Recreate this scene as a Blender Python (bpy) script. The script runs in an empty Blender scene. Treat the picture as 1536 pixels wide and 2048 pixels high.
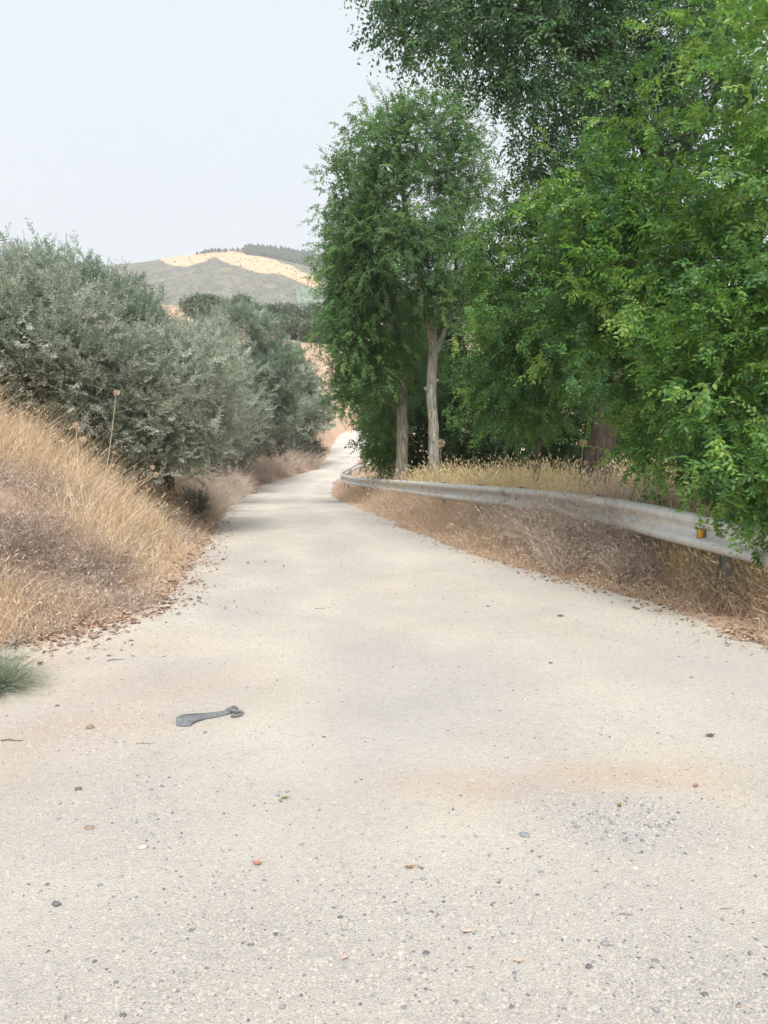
import bpy, math, random
import numpy as np
from mathutils import Vector, Matrix

random.seed(11)
R = np.random.default_rng(11)
scene = bpy.context.scene
col = scene.collection

# ------------------------------------------------------------------ camera
F = 1479.0                      # focal length in photo pixels (26 mm on a 36 mm tall frame)
CAM_Z = 1.5
PITCH = math.atan(164.0 / F)
cam_data = bpy.data.cameras.new("camera")
cam = bpy.data.objects.new("camera", cam_data)
col.objects.link(cam)
cam.location = (0, 0, CAM_Z)
cam.rotation_euler = (math.radians(90) - PITCH, 0, 0)
cam_data.sensor_fit = 'VERTICAL'
cam_data.sensor_height = 36.0
cam_data.lens = 26.0
cam_data.clip_start = 0.05
cam_data.clip_end = 8000
scene.camera = cam

# ------------------------------------------------------------------ world, sun, exposure
SUN_EL, SUN_AZ = math.radians(52), math.radians(176)     # azimuth clockwise from +Y
world = bpy.data.worlds.new("World")
scene.world = world
world.use_nodes = True
wn, wl = world.node_tree.nodes, world.node_tree.links
wn.clear()
sky = wn.new('ShaderNodeTexSky')
sky.sky_type = 'NISHITA'
sky.sun_disc = False
sky.sun_elevation = SUN_EL
sky.sun_rotation = SUN_AZ
sky.dust_density = 6.0
sky.air_density = 1.0
skys = wn.new('ShaderNodeMixRGB'); skys.blend_type = 'MULTIPLY'; skys.inputs[0].default_value = 1
skys.inputs[2].default_value = (0.09, 0.09, 0.09, 1)
veil = wn.new('ShaderNodeMixRGB'); veil.inputs[0].default_value = 0.93
veil.inputs[2].default_value = (0.71, 0.775, 0.825, 1)       # thin even cloud veil
bg = wn.new('ShaderNodeBackground'); bg.inputs[1].default_value = 0.79
wo = wn.new('ShaderNodeOutputWorld')
wl.new(sky.outputs[0], skys.inputs[1]); wl.new(skys.outputs[0], veil.inputs[1])
wl.new(veil.outputs[0], bg.inputs[0]); wl.new(bg.outputs[0], wo.inputs[0])

sun_data = bpy.data.lights.new("sun", 'SUN')
sun_data.energy = 3.0
sun_data.angle = math.radians(30)
sun_data.color = (1.0, 0.97, 0.925)
sun = bpy.data.objects.new("sun", sun_data)
col.objects.link(sun)
sd = Vector((math.sin(SUN_AZ) * math.cos(SUN_EL), math.cos(SUN_AZ) * math.cos(SUN_EL), math.sin(SUN_EL)))
sun.rotation_euler = (-sd).to_track_quat('-Z', 'Y').to_euler()
sun.location = sd * 60

scene.view_settings.view_transform = 'Standard'
scene.view_settings.look = 'None'
scene.view_settings.exposure = 0.62
scene.view_settings.gamma = 1
scene.view_settings.use_curve_mapping = False
scene.cycles.max_bounces = 8
scene.cycles.diffuse_bounces = 4
scene.cycles.transmission_bounces = 6
scene.cycles.volume_bounces = 1
scene.cycles.volume_step_rate = 4

# ------------------------------------------------------------------ helpers
def slope(px, py):
    """Direction through a photo pixel, scaled so that y = 1 (x, z)."""
    u, v = (px - 768) / F, (1024 - py) / F
    y = math.cos(PITCH) + v * math.sin(PITCH)
    z = v * math.cos(PITCH) - math.sin(PITCH)
    return u / y, z / y

def at(px, py, d):
    a, b = slope(px, py)
    return np.array([a * d, d, CAM_Z + b * d])

def sstep(a, b, x):
    t = np.clip((x - a) / (b - a), 0, 1)
    return t * t * (3 - 2 * t)

_perm = np.random.default_rng(3).random((64, 64))
def vnoise(x, y):
    x = np.asarray(x, float); y = np.asarray(y, float)
    xi, yi = np.floor(x).astype(int), np.floor(y).astype(int)
    fx, fy = x - xi, y - yi
    fx, fy = fx * fx * (3 - 2 * fx), fy * fy * (3 - 2 * fy)
    g = lambda i, j: _perm[i % 64, j % 64]
    return (g(xi, yi) * (1 - fx) + g(xi + 1, yi) * fx) * (1 - fy) + (g(xi, yi + 1) * (1 - fx) + g(xi + 1, yi + 1) * fx) * fy

def fbm(x, y, o=4):
    s, a, t = 0, 1, 0
    for k in range(o):
        s = s + a * vnoise(x * 2 ** k + 7.3 * k, y * 2 ** k + 3.1 * k); t += a; a *= .5
    return s / t

def tag(o, label=None, cat=None, group=None, kind=None):
    if label: o['label'] = label
    if cat: o['category'] = cat
    if group: o['group'] = group
    if kind: o['kind'] = kind
    return o

def empty(name, loc):
    o = bpy.data.objects.new(name, None)
    o.empty_display_size = .2
    col.objects.link(o); o.location = loc
    return o

class MB:
    """Collects geometry and links it as ONE mesh object."""
    def __init__(s): s.v, s.f4, s.f3, s.t, s.n = [], [], [], [], 0
    def add(s, v, quads=None, tris=None, tint=0.5):
        v = np.asarray(v, float).reshape(-1, 3)
        if quads is not None and len(quads): s.f4.append(np.asarray(quads, int).reshape(-1, 4) + s.n)
        if tris is not None and len(tris): s.f3.append(np.asarray(tris, int).reshape(-1, 3) + s.n)
        s.v.append(v)
        s.t.append(np.full(len(v), tint, float) if np.isscalar(tint) else np.asarray(tint, float))
        s.n += len(v)
    def mesh(s, name, mat, smooth=False, origin=None):
        V = np.concatenate(s.v); T = np.concatenate(s.t)
        if origin is not None: V = V - np.asarray(origin)
        f4 = np.concatenate(s.f4) if s.f4 else np.zeros((0, 4), int)
        f3 = np.concatenate(s.f3) if s.f3 else np.zeros((0, 3), int)
        me = bpy.data.meshes.new(name)
        me.vertices.add(len(V)); me.vertices.foreach_set('co', V.astype(np.float32).ravel())
        nl = f4.size + f3.size
        me.loops.add(nl)
        me.loops.foreach_set('vertex_index', np.concatenate([f4.ravel(), f3.ravel()]).astype(np.int32))
        me.polygons.add(len(f4) + len(f3))
        st = np.concatenate([np.arange(len(f4)) * 4, f4.size + np.arange(len(f3)) * 3])
        me.polygons.foreach_set('loop_start', st.astype(np.int32))
        if smooth: me.polygons.foreach_set('use_smooth', np.ones(len(st), bool))
        a = me.attributes.new('tint', 'FLOAT', 'POINT')
        a.data.foreach_set('value', T.astype(np.float32))
        me.update(calc_edges=True)
        me.materials.append(mat)
        return me
    def build(s, name, mat, parent=None, smooth=False, origin=None):
        """World-space geometry; the object's origin is put at `origin` (or its parent's)."""
        if parent is not None and origin is None: origin = tuple(parent.matrix_basis.translation)
        if parent is not None:
            p = parent
            while p.parent is not None:
                p = p.parent
            origin = np.array(p.location) if p.type == 'EMPTY' else np.array(origin)
        me = s.mesh(name, mat, smooth, origin)
        o = bpy.data.objects.new(name, me)
        col.objects.link(o)
        if parent is not None: o.parent = parent
        elif origin is not None: o.location = origin
        return o

def norm(a): return a / np.maximum(np.linalg.norm(a, axis=-1, keepdims=True), 1e-9)

def tube(mb, pts, rad, sides=8, tint=.5, rough=0.0, cap=False):
    pts = np.asarray(pts, float); n = len(pts)
    rad = np.full(n, rad) if np.isscalar(rad) else np.asarray(rad, float)
    tan = norm(np.gradient(pts, axis=0))
    ref = np.array([0.31, 0.95, 0.05]) if abs(tan[0] @ np.array([0.31, .95, .05])) < .9 else np.array([1., 0, 0])
    u = norm(np.cross(tan, ref)); w = np.cross(tan, u)
    a = np.arange(sides) / sides * 2 * math.pi
    rr = rad[:, None] * (1 + rough * (R.random((n, sides)) - .5))
    v = pts[:, None] + rr[..., None] * (np.cos(a)[None, :, None] * u[:, None] + np.sin(a)[None, :, None] * w[:, None])
    i, j = np.meshgrid(np.arange(n - 1), np.arange(sides), indexing='ij')
    k = (j + 1) % sides
    q = np.stack([i * sides + j, i * sides + k, (i + 1) * sides + k, (i + 1) * sides + j], -1).reshape(-1, 4)
    v = v.reshape(-1, 3); tr = None
    if cap:
        v = np.concatenate([v, pts[-1:]]); c = n * sides; b = (n - 1) * sides
        tr = [(b + m, b + (m + 1) % sides, c) for m in range(sides)]
    mb.add(v, q, tr, tint)

def smooth_path(ctrl, n):
    c = np.asarray(ctrl, float); m = len(c)
    p = np.concatenate([[2 * c[0] - c[1]], c, [2 * c[-1] - c[-2]]])
    out = []
    for t in np.linspace(0, m - 1, n):
        i = min(int(t), m - 2); f = t - i
        a, b, d, e = p[i], p[i + 1], p[i + 2], p[i + 3]
        out.append(.5 * (2 * b + (d - a) * f + (2 * a - 5 * b + 4 * d - e) * f * f + (3 * b - a - 3 * d + e) * f ** 3))
    return np.array(out)

# ------------------------------------------------------------------ materials
def mat(name):
    m = bpy.data.materials.new(name); m.use_nodes = True
    nt = m.node_tree; nt.nodes.clear()
    return m, nt.nodes, nt.links

def ramp(ns, ls, src, stops):
    r = ns.new('ShaderNodeValToRGB')
    e = r.color_ramp.elements
    while len(e) < len(stops): e.new(.5)
    for k, (p, c) in enumerate(stops):
        e[k].position = p; e[k].color = (*c, 1) if len(c) == 3 else c
    ls.new(src, r.inputs[0])
    return r.outputs[0]

def noise(ns, ls, vec, scale, detail=4, rough=.55, dist=0):
    n = ns.new('ShaderNodeTexNoise')
    n.inputs['Scale'].default_value = scale; n.inputs['Detail'].default_value = detail
    n.inputs['Roughness'].default_value = rough; n.inputs['Distortion'].default_value = dist
    if vec is not None: ls.new(vec, n.inputs['Vector'])
    return n.outputs['Fac']

def mix(ns, ls, f, a, b, mode='MIX'):
    m = ns.new('ShaderNodeMixRGB'); m.blend_type = mode
    for s, v in ((0, f), (1, a), (2, b)):
        if isinstance(v, (int, float)): m.inputs[s].default_value = v
        elif isinstance(v, tuple): m.inputs[s].default_value = (*v, 1)
        else: ls.new(v, m.inputs[s])
    return m.outputs[0]

def principled(ns, ls, color, rough=.8, bump=None, bstr=.3, bdist=.01, spec=.3, metal=0):
    p = ns.new('ShaderNodeBsdfPrincipled')
    if isinstance(color, tuple): p.inputs['Base Color'].default_value = (*color, 1)
    else: ls.new(color, p.inputs['Base Color'])
    if isinstance(rough, (int, float)): p.inputs['Roughness'].default_value = rough
    else: ls.new(rough, p.inputs['Roughness'])
    p.inputs['Specular IOR Level'].default_value = spec
    p.inputs['Metallic'].default_value = metal
    if bump is not None:
        b = ns.new('ShaderNodeBump'); b.inputs['Strength'].default_value = bstr
        b.inputs['Distance'].default_value = bdist
        ls.new(bump, b.inputs['Height']); ls.new(b.outputs[0], p.inputs['Normal'])
    return p

def out(ns, ls, sh):
    o = ns.new('ShaderNodeOutputMaterial'); ls.new(sh, o.inputs[0])

def leaf_mat(name, stops, trans=.3, tcol=(.18, .32, .05), rough=.5, spec=.35):
    m, ns, ls = mat(name)
    a = ns.new('ShaderNodeAttribute'); a.attribute_name = 'tint'
    a2 = ns.new('ShaderNodeAttribute'); a2.attribute_name = 'ctint'; a2.attribute_type = 'INSTANCER'
    ad = ns.new('ShaderNodeMath'); ad.operation = 'ADD'; ad.use_clamp = True
    ls.new(a.outputs['Fac'], ad.inputs[0]); ls.new(a2.outputs['Fac'], ad.inputs[1])
    c = ramp(ns, ls, ad.outputs[0], stops)
    p = principled(ns, ls, c, rough, spec=spec)
    if trans > 0:
        t = ns.new('ShaderNodeBsdfTranslucent')
        tc = mix(ns, ls, .6, c, tcol)
        ls.new(tc, t.inputs[0])
        x = ns.new('ShaderNodeMixShader'); x.inputs[0].default_value = trans
        ls.new(p.outputs[0], x.inputs[1]); ls.new(t.outputs[0], x.inputs[2])
        out(ns, ls, x.outputs[0])
    else: out(ns, ls, p.outputs[0])
    return m

def bark_mat(name, c1, c2, c3):
    m, ns, ls = mat(name)
    tc = ns.new('ShaderNodeNewGeometry')
    mp = ns.new('ShaderNodeMapping'); mp.inputs['Scale'].default_value = (1, 1, .16)
    ls.new(tc.outputs['Position'], mp.inputs['Vector'])
    v = ns.new('ShaderNodeTexVoronoi'); v.feature = 'DISTANCE_TO_EDGE'; v.inputs['Scale'].default_value = 13
    n0 = noise(ns, ls, mp.outputs[0], 9, 5)
    ls.new(mp.outputs[0], v.inputs['Vector'])
    n1 = noise(ns, ls, mp.outputs[0], 22, 6, .72)
    h = mix(ns, ls, .5, n1, v.outputs['Distance'])
    c = ramp(ns, ls, n1, [(.36, c1), (.5, c2), (.64, c3)])
    c = mix(ns, ls, ramp(ns, ls, n0, [(.3, (0,) * 3), (.7, (.6,) * 3)]), c, c2)
    p = principled(ns, ls, c, .9, h, 1.0, .03, .15)
    out(ns, ls, p.outputs[0])
    return m

M = {}
G = [(0, (.026, .080, .040)), (.35, (.065, .165, .055)), (.7, (.14, .30, .068)), (1, (.30, .45, .10))]
M['leaf_near'] = leaf_mat('elm_leaf_bright', G, .4, (.2, .42, .04), .42, .4)
M['leaf_dark'] = leaf_mat('elm_leaf_dark', [(0, (.04, .105, .055)), (.5, (.085, .20, .085)), (1, (.18, .35, .12))], .33, (.10, .22, .06), .45, .4)
M['leaf_mid'] = leaf_mat('elm_leaf_mid', [(0, (.075, .155, .068)), (.5, (.14, .285, .10)), (.85, (.21, .40, .12)), (1, (.30, .50, .14))], .4, (.22, .38, .12), .55, .25)
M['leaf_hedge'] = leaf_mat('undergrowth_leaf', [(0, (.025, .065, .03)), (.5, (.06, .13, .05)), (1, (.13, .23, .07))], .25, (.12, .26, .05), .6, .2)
M['olive'] = leaf_mat('olive_leaf', [(0, (.23, .275, .22)), (.4, (.375, .425, .345)), (.75, (.51, .55, .455)), (1, (.66, .68, .57))], .38, (.40, .47, .32), .6, .25)
M['olive_dark'] = leaf_mat('olive_leaf_dark', [(0, (.20, .26, .205)), (.5, (.32, .40, .31)), (1, (.48, .56, .45))], .35, (.30, .40, .24), .6, .2)
M['olive_far'] = leaf_mat('olive_leaf_far', [(0, (.11, .16, .11)), (.5, (.20, .27, .18)), (1, (.33, .40, .28))], .1, (.12, .18, .08), .8, .1)
M['straw'] = leaf_mat('dry_grass', [(0, (.46, .35, .32)), (.3, (.62, .48, .39)), (.6, (.80, .63, .43)), (1, (.92, .82, .62))], .35, (.8, .62, .4), .7, .15)
M['straw_gold'] = leaf_mat('golden_grass', [(0, (.46, .36, .20)), (.5, (.78, .62, .34)), (1, (.92, .82, .56))], .35, (.85, .68, .4), .7, .15)
M['weed'] = leaf_mat('dead_weed_stem', [(0, (.26, .20, .17)), (.5, (.53, .43, .36)), (1, (.76, .65, .54))], .1, (.4, .3, .25), .85, .1)
M['litter'] = leaf_mat('dead_leaf', [(0, (.17, .11, .09)), (.5, (.40, .27, .21)), (1, (.66, .52, .43))], .1, (.4, .25, .15), .8, .15)
M['tuft'] = leaf_mat('feathery_tuft', [(0, (.20, .23, .18)), (.5, (.34, .37, .28)), (1, (.5, .52, .42))], .3, (.2, .3, .1), .7, .1)
M['greygreen'] = leaf_mat('grey_green_leaf', [(0, (.17, .19, .15)), (1, (.40, .41, .33))], .15, (.2, .26, .12), .7, .1)
M['umbel'] = leaf_mat('dry_umbel', [(0, (.50, .38, .28)), (1, (.84, .70, .54))], .2, (.6, .45, .3), .8, .1)
M['bark'] = bark_mat('pale_bark', (.09, .085, .07), (.27, .255, .21), (.52, .50, .43))
M['bark_dark'] = bark_mat('dark_bark', (.035, .03, .024), (.085, .07, .055), (.17, .145, .12))
M['twig'] = leaf_mat('twig', [(0, (.10, .075, .06)), (1, (.36, .30, .25))], 0)
M['pine'] = leaf_mat('pine_far', [(0, (.03, .05, .035)), (1, (.07, .10, .06))], 0, rough=.9, spec=.05)

def road_material():
    m, ns, ls = mat('pale_gravel')
    g = ns.new('ShaderNodeNewGeometry'); pos = g.outputs['Position']
    big = noise(ns, ls, pos, .55, 4, .6)
    mid = noise(ns, ls, pos, 3.1, 5, .6)
    fine = noise(ns, ls, pos, 60, 6, .75)
    vf = noise(ns, ls, pos, 240, 4, .8)
    base = ramp(ns, ls, big, [(.34, (.53, .485, .425)), (.5, (.64, .585, .51)), (.64, (.72, .66, .57))])
    base = mix(ns, ls, .35, base, ramp(ns, ls, mid, [(.3, (.57, .52, .47)), (.7, (.69, .62, .52))]))
    # reddish soil showing at places the traffic has not covered with dust
    a = ns.new('ShaderNodeAttribute'); a.attribute_name = 'tint'
    sm = ns.new('ShaderNodeMath'); sm.operation = 'MULTIPLY'
    ls.new(a.outputs['Fac'], sm.inputs[0])
    ls.new(ramp(ns, ls, mid, [(.25, (.4,) * 3), (.65, (1,) * 3)]), sm.inputs[1])
    base = mix(ns, ls, sm.outputs[0], base, (.60, .42, .29))
    # loose grit, cooler and coarser where the surface is worn open
    g2 = ns.new('ShaderNodeAttribute'); g2.attribute_name = 'grit'
    gm = ns.new('ShaderNodeMath'); gm.operation = 'MULTIPLY'
    ls.new(g2.outputs['Fac'], gm.inputs[0]); ls.new(ramp(ns, ls, fine, [(.35, (.15,) * 3), (.6, (.9,) * 3)]), gm.inputs[1])
    base = mix(ns, ls, gm.outputs[0], base, (.43, .41, .415))
    v = ns.new('ShaderNodeTexVoronoi'); v.inputs['Scale'].default_value = 130; ls.new(pos, v.inputs['Vector'])
    co = noise(ns, ls, pos, 24, 7, .72)
    spk = ramp(ns, ls, v.outputs['Color'], [(.0, (.72,) * 3), (.15, (.92,) * 3), (.5, (1,) * 3), (.9, (1.03,) * 3)])
    base = mix(ns, ls, .75, base, spk, 'MULTIPLY')
    base = mix(ns, ls, .8, base, ramp(ns, ls, fine, [(.32, (.66,) * 3), (.46, (.97,) * 3), (.75, (1.06,) * 3)]), 'MULTIPLY')
    base = mix(ns, ls, .7, base, ramp(ns, ls, co, [(.3, (.74,) * 3), (.45, (.98,) * 3), (.7, (1.04,) * 3)]), 'MULTIPLY')
    h = mix(ns, ls, .5, fine, v.outputs['Distance'])
    h = mix(ns, ls, .3, h, vf)
    h = mix(ns, ls, .4, h, co)
    p = principled(ns, ls, base, .95, h, .9, .022, .15)
    out(ns, ls, p.outputs[0])
    return m
M['road'] = road_material()

def soil_material():
    m, ns, ls = mat('dry_soil')
    g = ns.new('ShaderNodeNewGeometry'); pos = g.outputs['Position']
    a = noise(ns, ls, pos, .35, 5, .6); b = noise(ns, ls, pos, 14, 6, .7)
    c = ramp(ns, ls, a, [(.3, (.42, .29, .21)), (.5, (.54, .38, .27)), (.7, (.60, .47, .34))])
    c = mix(ns, ls, .7, c, ramp(ns, ls, b, [(.3, (.6,) * 3), (.6, (1,) * 3), (.8, (1.15,) * 3)]), 'MULTIPLY')
    p = principled(ns, ls, c, .95, b, .7, .05, .1)
    out(ns, ls, p.outputs[0]); return m
M['soil'] = soil_material()

def hill_material():
    m, ns, ls = mat('far_hill')
    g = ns.new('ShaderNodeNewGeometry'); pos = g.outputs['Position']
    at_ = ns.new('ShaderNodeAttribute'); at_.attribute_name = 'tint'
    n1 = noise(ns, ls, pos, .035, 8, .7); n2 = noise(ns, ls, pos, .11, 7, .75)
    ad = ns.new('ShaderNodeMath'); ad.operation = 'ADD'; ls.new(at_.outputs['Fac'], ad.inputs[0])
    sc = ns.new('ShaderNodeMath'); sc.operation = 'MULTIPLY_ADD'; sc.inputs[1].default_value = 1.5; sc.inputs[2].default_value = -.75
    ls.new(n1, sc.inputs[0]); ls.new(sc.outputs[0], ad.inputs[1])
    gold = ramp(ns, ls, n2, [(.3, (.42, .29, .18)), (.5, (.66, .44, .27)), (.7, (.78, .55, .35))])
    scrub = ramp(ns, ls, n2, [(.35, (.09, .105, .085)), (.55, (.18, .17, .13)), (.72, (.36, .28, .20))])
    c = mix(ns, ls, ramp(ns, ls, ad.outputs[0], [(.36, (0,) * 3), (.62, (1,) * 3)]), scrub, gold)
    p = principled(ns, ls, c, .95, n2, .6, 3.0, .05)
    out(ns, ls, p.outputs[0]); return m
M['hill'] = hill_material()

def simple(name, c, rough=.6, spec=.3, metal=0, var=.25, scale=20, bump=.2, bd=.004):
    m, ns, ls = mat(name)
    g = ns.new('ShaderNodeNewGeometry')
    n = noise(ns, ls, g.outputs['Position'], scale, 5, .65)
    cc = mix(ns, ls, 1, c, ramp(ns, ls, n, [(.25, (1 - var,) * 3), (.75, (1 + var * .5,) * 3)]), 'MULTIPLY')
    p = principled(ns, ls, cc, rough, n, bump, bd, spec, metal)
    out(ns, ls, p.outputs[0]); return m

def steel_material():
    m, ns, ls = mat('galvanised_steel')
    g = ns.new('ShaderNodeNewGeometry')
    mp = ns.new('ShaderNodeMapping'); mp.inputs['Scale'].default_value = (1, 1, .35)
    ls.new(g.outputs['Position'], mp.inputs['Vector'])
    n = noise(ns, ls, mp.outputs[0], 7, 6, .7); n2 = noise(ns, ls, g.outputs['Position'], 45, 5, .7)
    c = ramp(ns, ls, n, [(.28, (.56, .545, .51)), (.48, (.68, .68, .665)), (.7, (.76, .765, .76))])
    c = mix(ns, ls, .5, c, ramp(ns, ls, n2, [(.3, (.78, .75, .7)), (.6, (1, 1, 1))]), 'MULTIPLY')
    p = principled(ns, ls, c, ramp(ns, ls, n, [(.3, (.62,) * 3), (.7, (.42,) * 3)]), n2, .12, .003, .45, .12)
    out(ns, ls, p.outputs[0]); return m
M['steel'] = steel_material()
M['post'] = simple('post_steel', (.27, .27, .235), .7, .3, .2, .45, 22)
M['yellow'] = simple('reflector_yellow', (.85, .50, .03), .3, .5, 0, .15, 60)
M['black'] = simple('black_metal', (.03, .03, .032), .5)
M['rubber'] = simple('grey_rubber', (.19, .20, .21), .75, .25, 0, .4, 40, .3)
for k, c in dict(stone_grey=(.30, .30, .30), stone_pale=(.50, .46, .41), stone_brown=(.34, .26, .20), stone_dark=(.17, .165, .165),
                 stone_blue=(.28, .31, .325), stone_red=(.36, .20, .14)).items():
    M[k] = simple(k, c, .9, .15, 0, .35, 60, .5, .003)

# ------------------------------------------------------------------ the lie of the land
_zy = np.linspace(-20, 420, 4401)
_zz = np.interp(_zy, [-20, 6, 9, 13.5, 20, 27, 31, 36, 40, 45, 50, 60, 70, 90, 420],
                     [0.0, 0.0, -.03, -.16, -.5, -.95, -1.02, -.85, -.55, -.22, .1, 1.1, 2.2, 2.6, 2.6])
_k = np.hanning(41); _k /= _k.sum()
_zz = np.convolve(np.pad(_zz, 20, mode='edge'), _k, 'valid')
def zr(y): return np.interp(y, _zy, _zz)

def hit_profile(px, py, far=70.0):
    a, b = slope(px, py)
    d = np.linspace(1, far, 6000)
    s = CAM_Z + b * d - zr(d)
    i = np.argmax(s < 0) if (s < 0).any() else len(d) - 1
    return a * d[i], d[i]

L = [hit_profile(*p) for p in ((0, 1300), (100, 1285), (240, 1240), (330, 1195), (400, 1110), (435, 1060), (448, 1020), (462, 1000), (520, 972), (560, 960), (600, 949), (638, 936), (652, 915), (664, 893), (680, 868))]
L = [(-4.2, 4.55), (-3.2, 4.75)] + L[0:] + [(0, 72), (6, 78), (12, 84)]
L = sorted(L, key=lambda p: p[1])
_ly = np.array([p[1] for p in L]); _lx = np.array([p[0] for p in L])
Rr = [hit_profile(*p) for p in ((1536, 1290), (1300, 1200), (1120, 1160), (950, 1110), (820, 1060), (730, 1022), (685, 1003), (661, 988), (665, 972), (679, 956), (692, 944), (712, 928), (735, 905), (765, 885))]
Rr = [(4.4, 1.0), (3.3, 3.5)] + Rr + [(6, 68), (11, 74), (16, 80)]
Rr = sorted(Rr, key=lambda p: p[1])
_ry = np.array([p[1] for p in Rr]); _rx = np.array([p[0] for p in Rr])
def xl(y): return np.where(np.asarray(y) < 4.55, -12 + 0 * np.asarray(y, float), np.interp(y, _ly, _lx))
def xr(y): return np.interp(y, _ry, _rx)

_hy = [50, 60, 66, 72, 78, 100, 125, 150, 165, 230, 420]
_hz = [0, .0, 2.0, 5.5, 8.0, 13.5, 19, 24.5, 25, 12, -6]
def height(x, y):
    x = np.asarray(x, float); y = np.asarray(y, float)
    base = zr(y)
    l = np.interp(y, _ly, _lx); r = xr(y)
    # left bank
    t = np.maximum(l - x, 0)
    f = sstep(4.5, 6.6, y) * (1 - sstep(70, 90, y))
    bank = np.where(t < .25, .12 * t, .03 + .78 * (t - .25))
    top = 1.75 + .25 * fbm(x * .4, y * .4, 2)
    bank = np.where(bank > top, top + .12 * (bank - top), bank)
    bank = bank * f + (1 - f) * 0
    rough = .10 * (fbm(x * 1.7, y * 1.7, 3) - .5) * sstep(.1, .9, t) * f
    # right berm
    s = np.maximum(x - r, 0)
    berm = .36 * sstep(.5, 2.2, s) * (1 - sstep(50, 70, y)) + .06 * (fbm(x * 1.3 + 9, y * 1.3, 3) - .5) * sstep(.1, .6, s)
    # small unevenness of the road itself
    rd = .03 * (fbm(x * .8 + 3, y * .8, 3) - .5) + .006 * (fbm(x * 5, y * 5, 2) - .5)
    z = base + bank + rough + berm + rd
    hill = np.interp(y, _hy, _hz) + np.clip(-x - 8, 0, 60) * .05 * sstep(60, 100, y) + 1.2 * (fbm(x * .06, y * .06, 3) - .5) * sstep(60, 80, y)
    hill = hill - np.clip(x - 10, 0, 300) * .05 * sstep(60, 120, y)
    z = np.where(y > 60, np.maximum(z * (1 - sstep(150, 200, y)) - 6 * sstep(200, 350, y), hill), z)
    return z

_dd = np.concatenate([np.linspace(1.2, 30, 5000), np.linspace(30, 220, 4000)])
def ground_at(px, py):
    a, b = slope(px, py)
    s = CAM_Z + b * _dd - height(a * _dd, _dd)
    i = int(np.argmax(s < 0)) if (s < 0).any() else len(_dd) - 1
    d = _dd[i]
    return np.array([a * d, d, float(height(a * d, d))])

def grid_axis(segs):
    return np.concatenate([np.arange(a, b, s) for a, b, s in segs] + [[segs[-1][1]]])

def sheet(name, xs, ys, zf, material, tintf=None, skip=None):
    X, Y = np.meshgrid(xs, ys)
    Z = zf(X, Y)
    nx, ny = len(xs), len(ys)
    i, j = np.meshgrid(np.arange(ny - 1), np.arange(nx - 1), indexing='ij')
    q = np.stack([i * nx + j, i * nx + j + 1, (i + 1) * nx + j + 1, (i + 1) * nx + j], -1).reshape(-1, 4)
    mb = MB(); mb.add(np.stack([X, Y, Z], -1).reshape(-1, 3), q, None, (tintf(X, Y).ravel() if tintf else .5))
    o = mb.build(name, material, smooth=True)
    return o

# ground: one sheet out to the horizon, pressed down a little under the road
def ground_z(X, Y):
    z = height(X, Y)
    inside = sstep(0, .10, X - xl(Y)) * sstep(0, .10, xr(Y) - X) * (Y < 70) * (Y > -8)
    z = z - .05 * inside
    far = sstep(400, 900, np.hypot(X, Y))
    return z * (1 - far) - 8 * far
xs = grid_axis([(-3000, -400, 200), (-400, -60, 10), (-60, -16, 1.2), (-16, -6.5, .4), (-6.5, 6.5, .13), (6.5, 16, .5), (16, 60, 1.5), (60, 400, 12), (400, 3000, 200)])
ys = grid_axis([(-60, -4, 4), (-4, 1, .3), (1, 14, .13), (14, 34, .25), (34, 90, .6), (90, 240, 2), (240, 600, 15), (600, 4000, 200)])
ground = sheet('ground', xs, ys, ground_z, M['soil'])
tag(ground, kind='structure')

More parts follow.
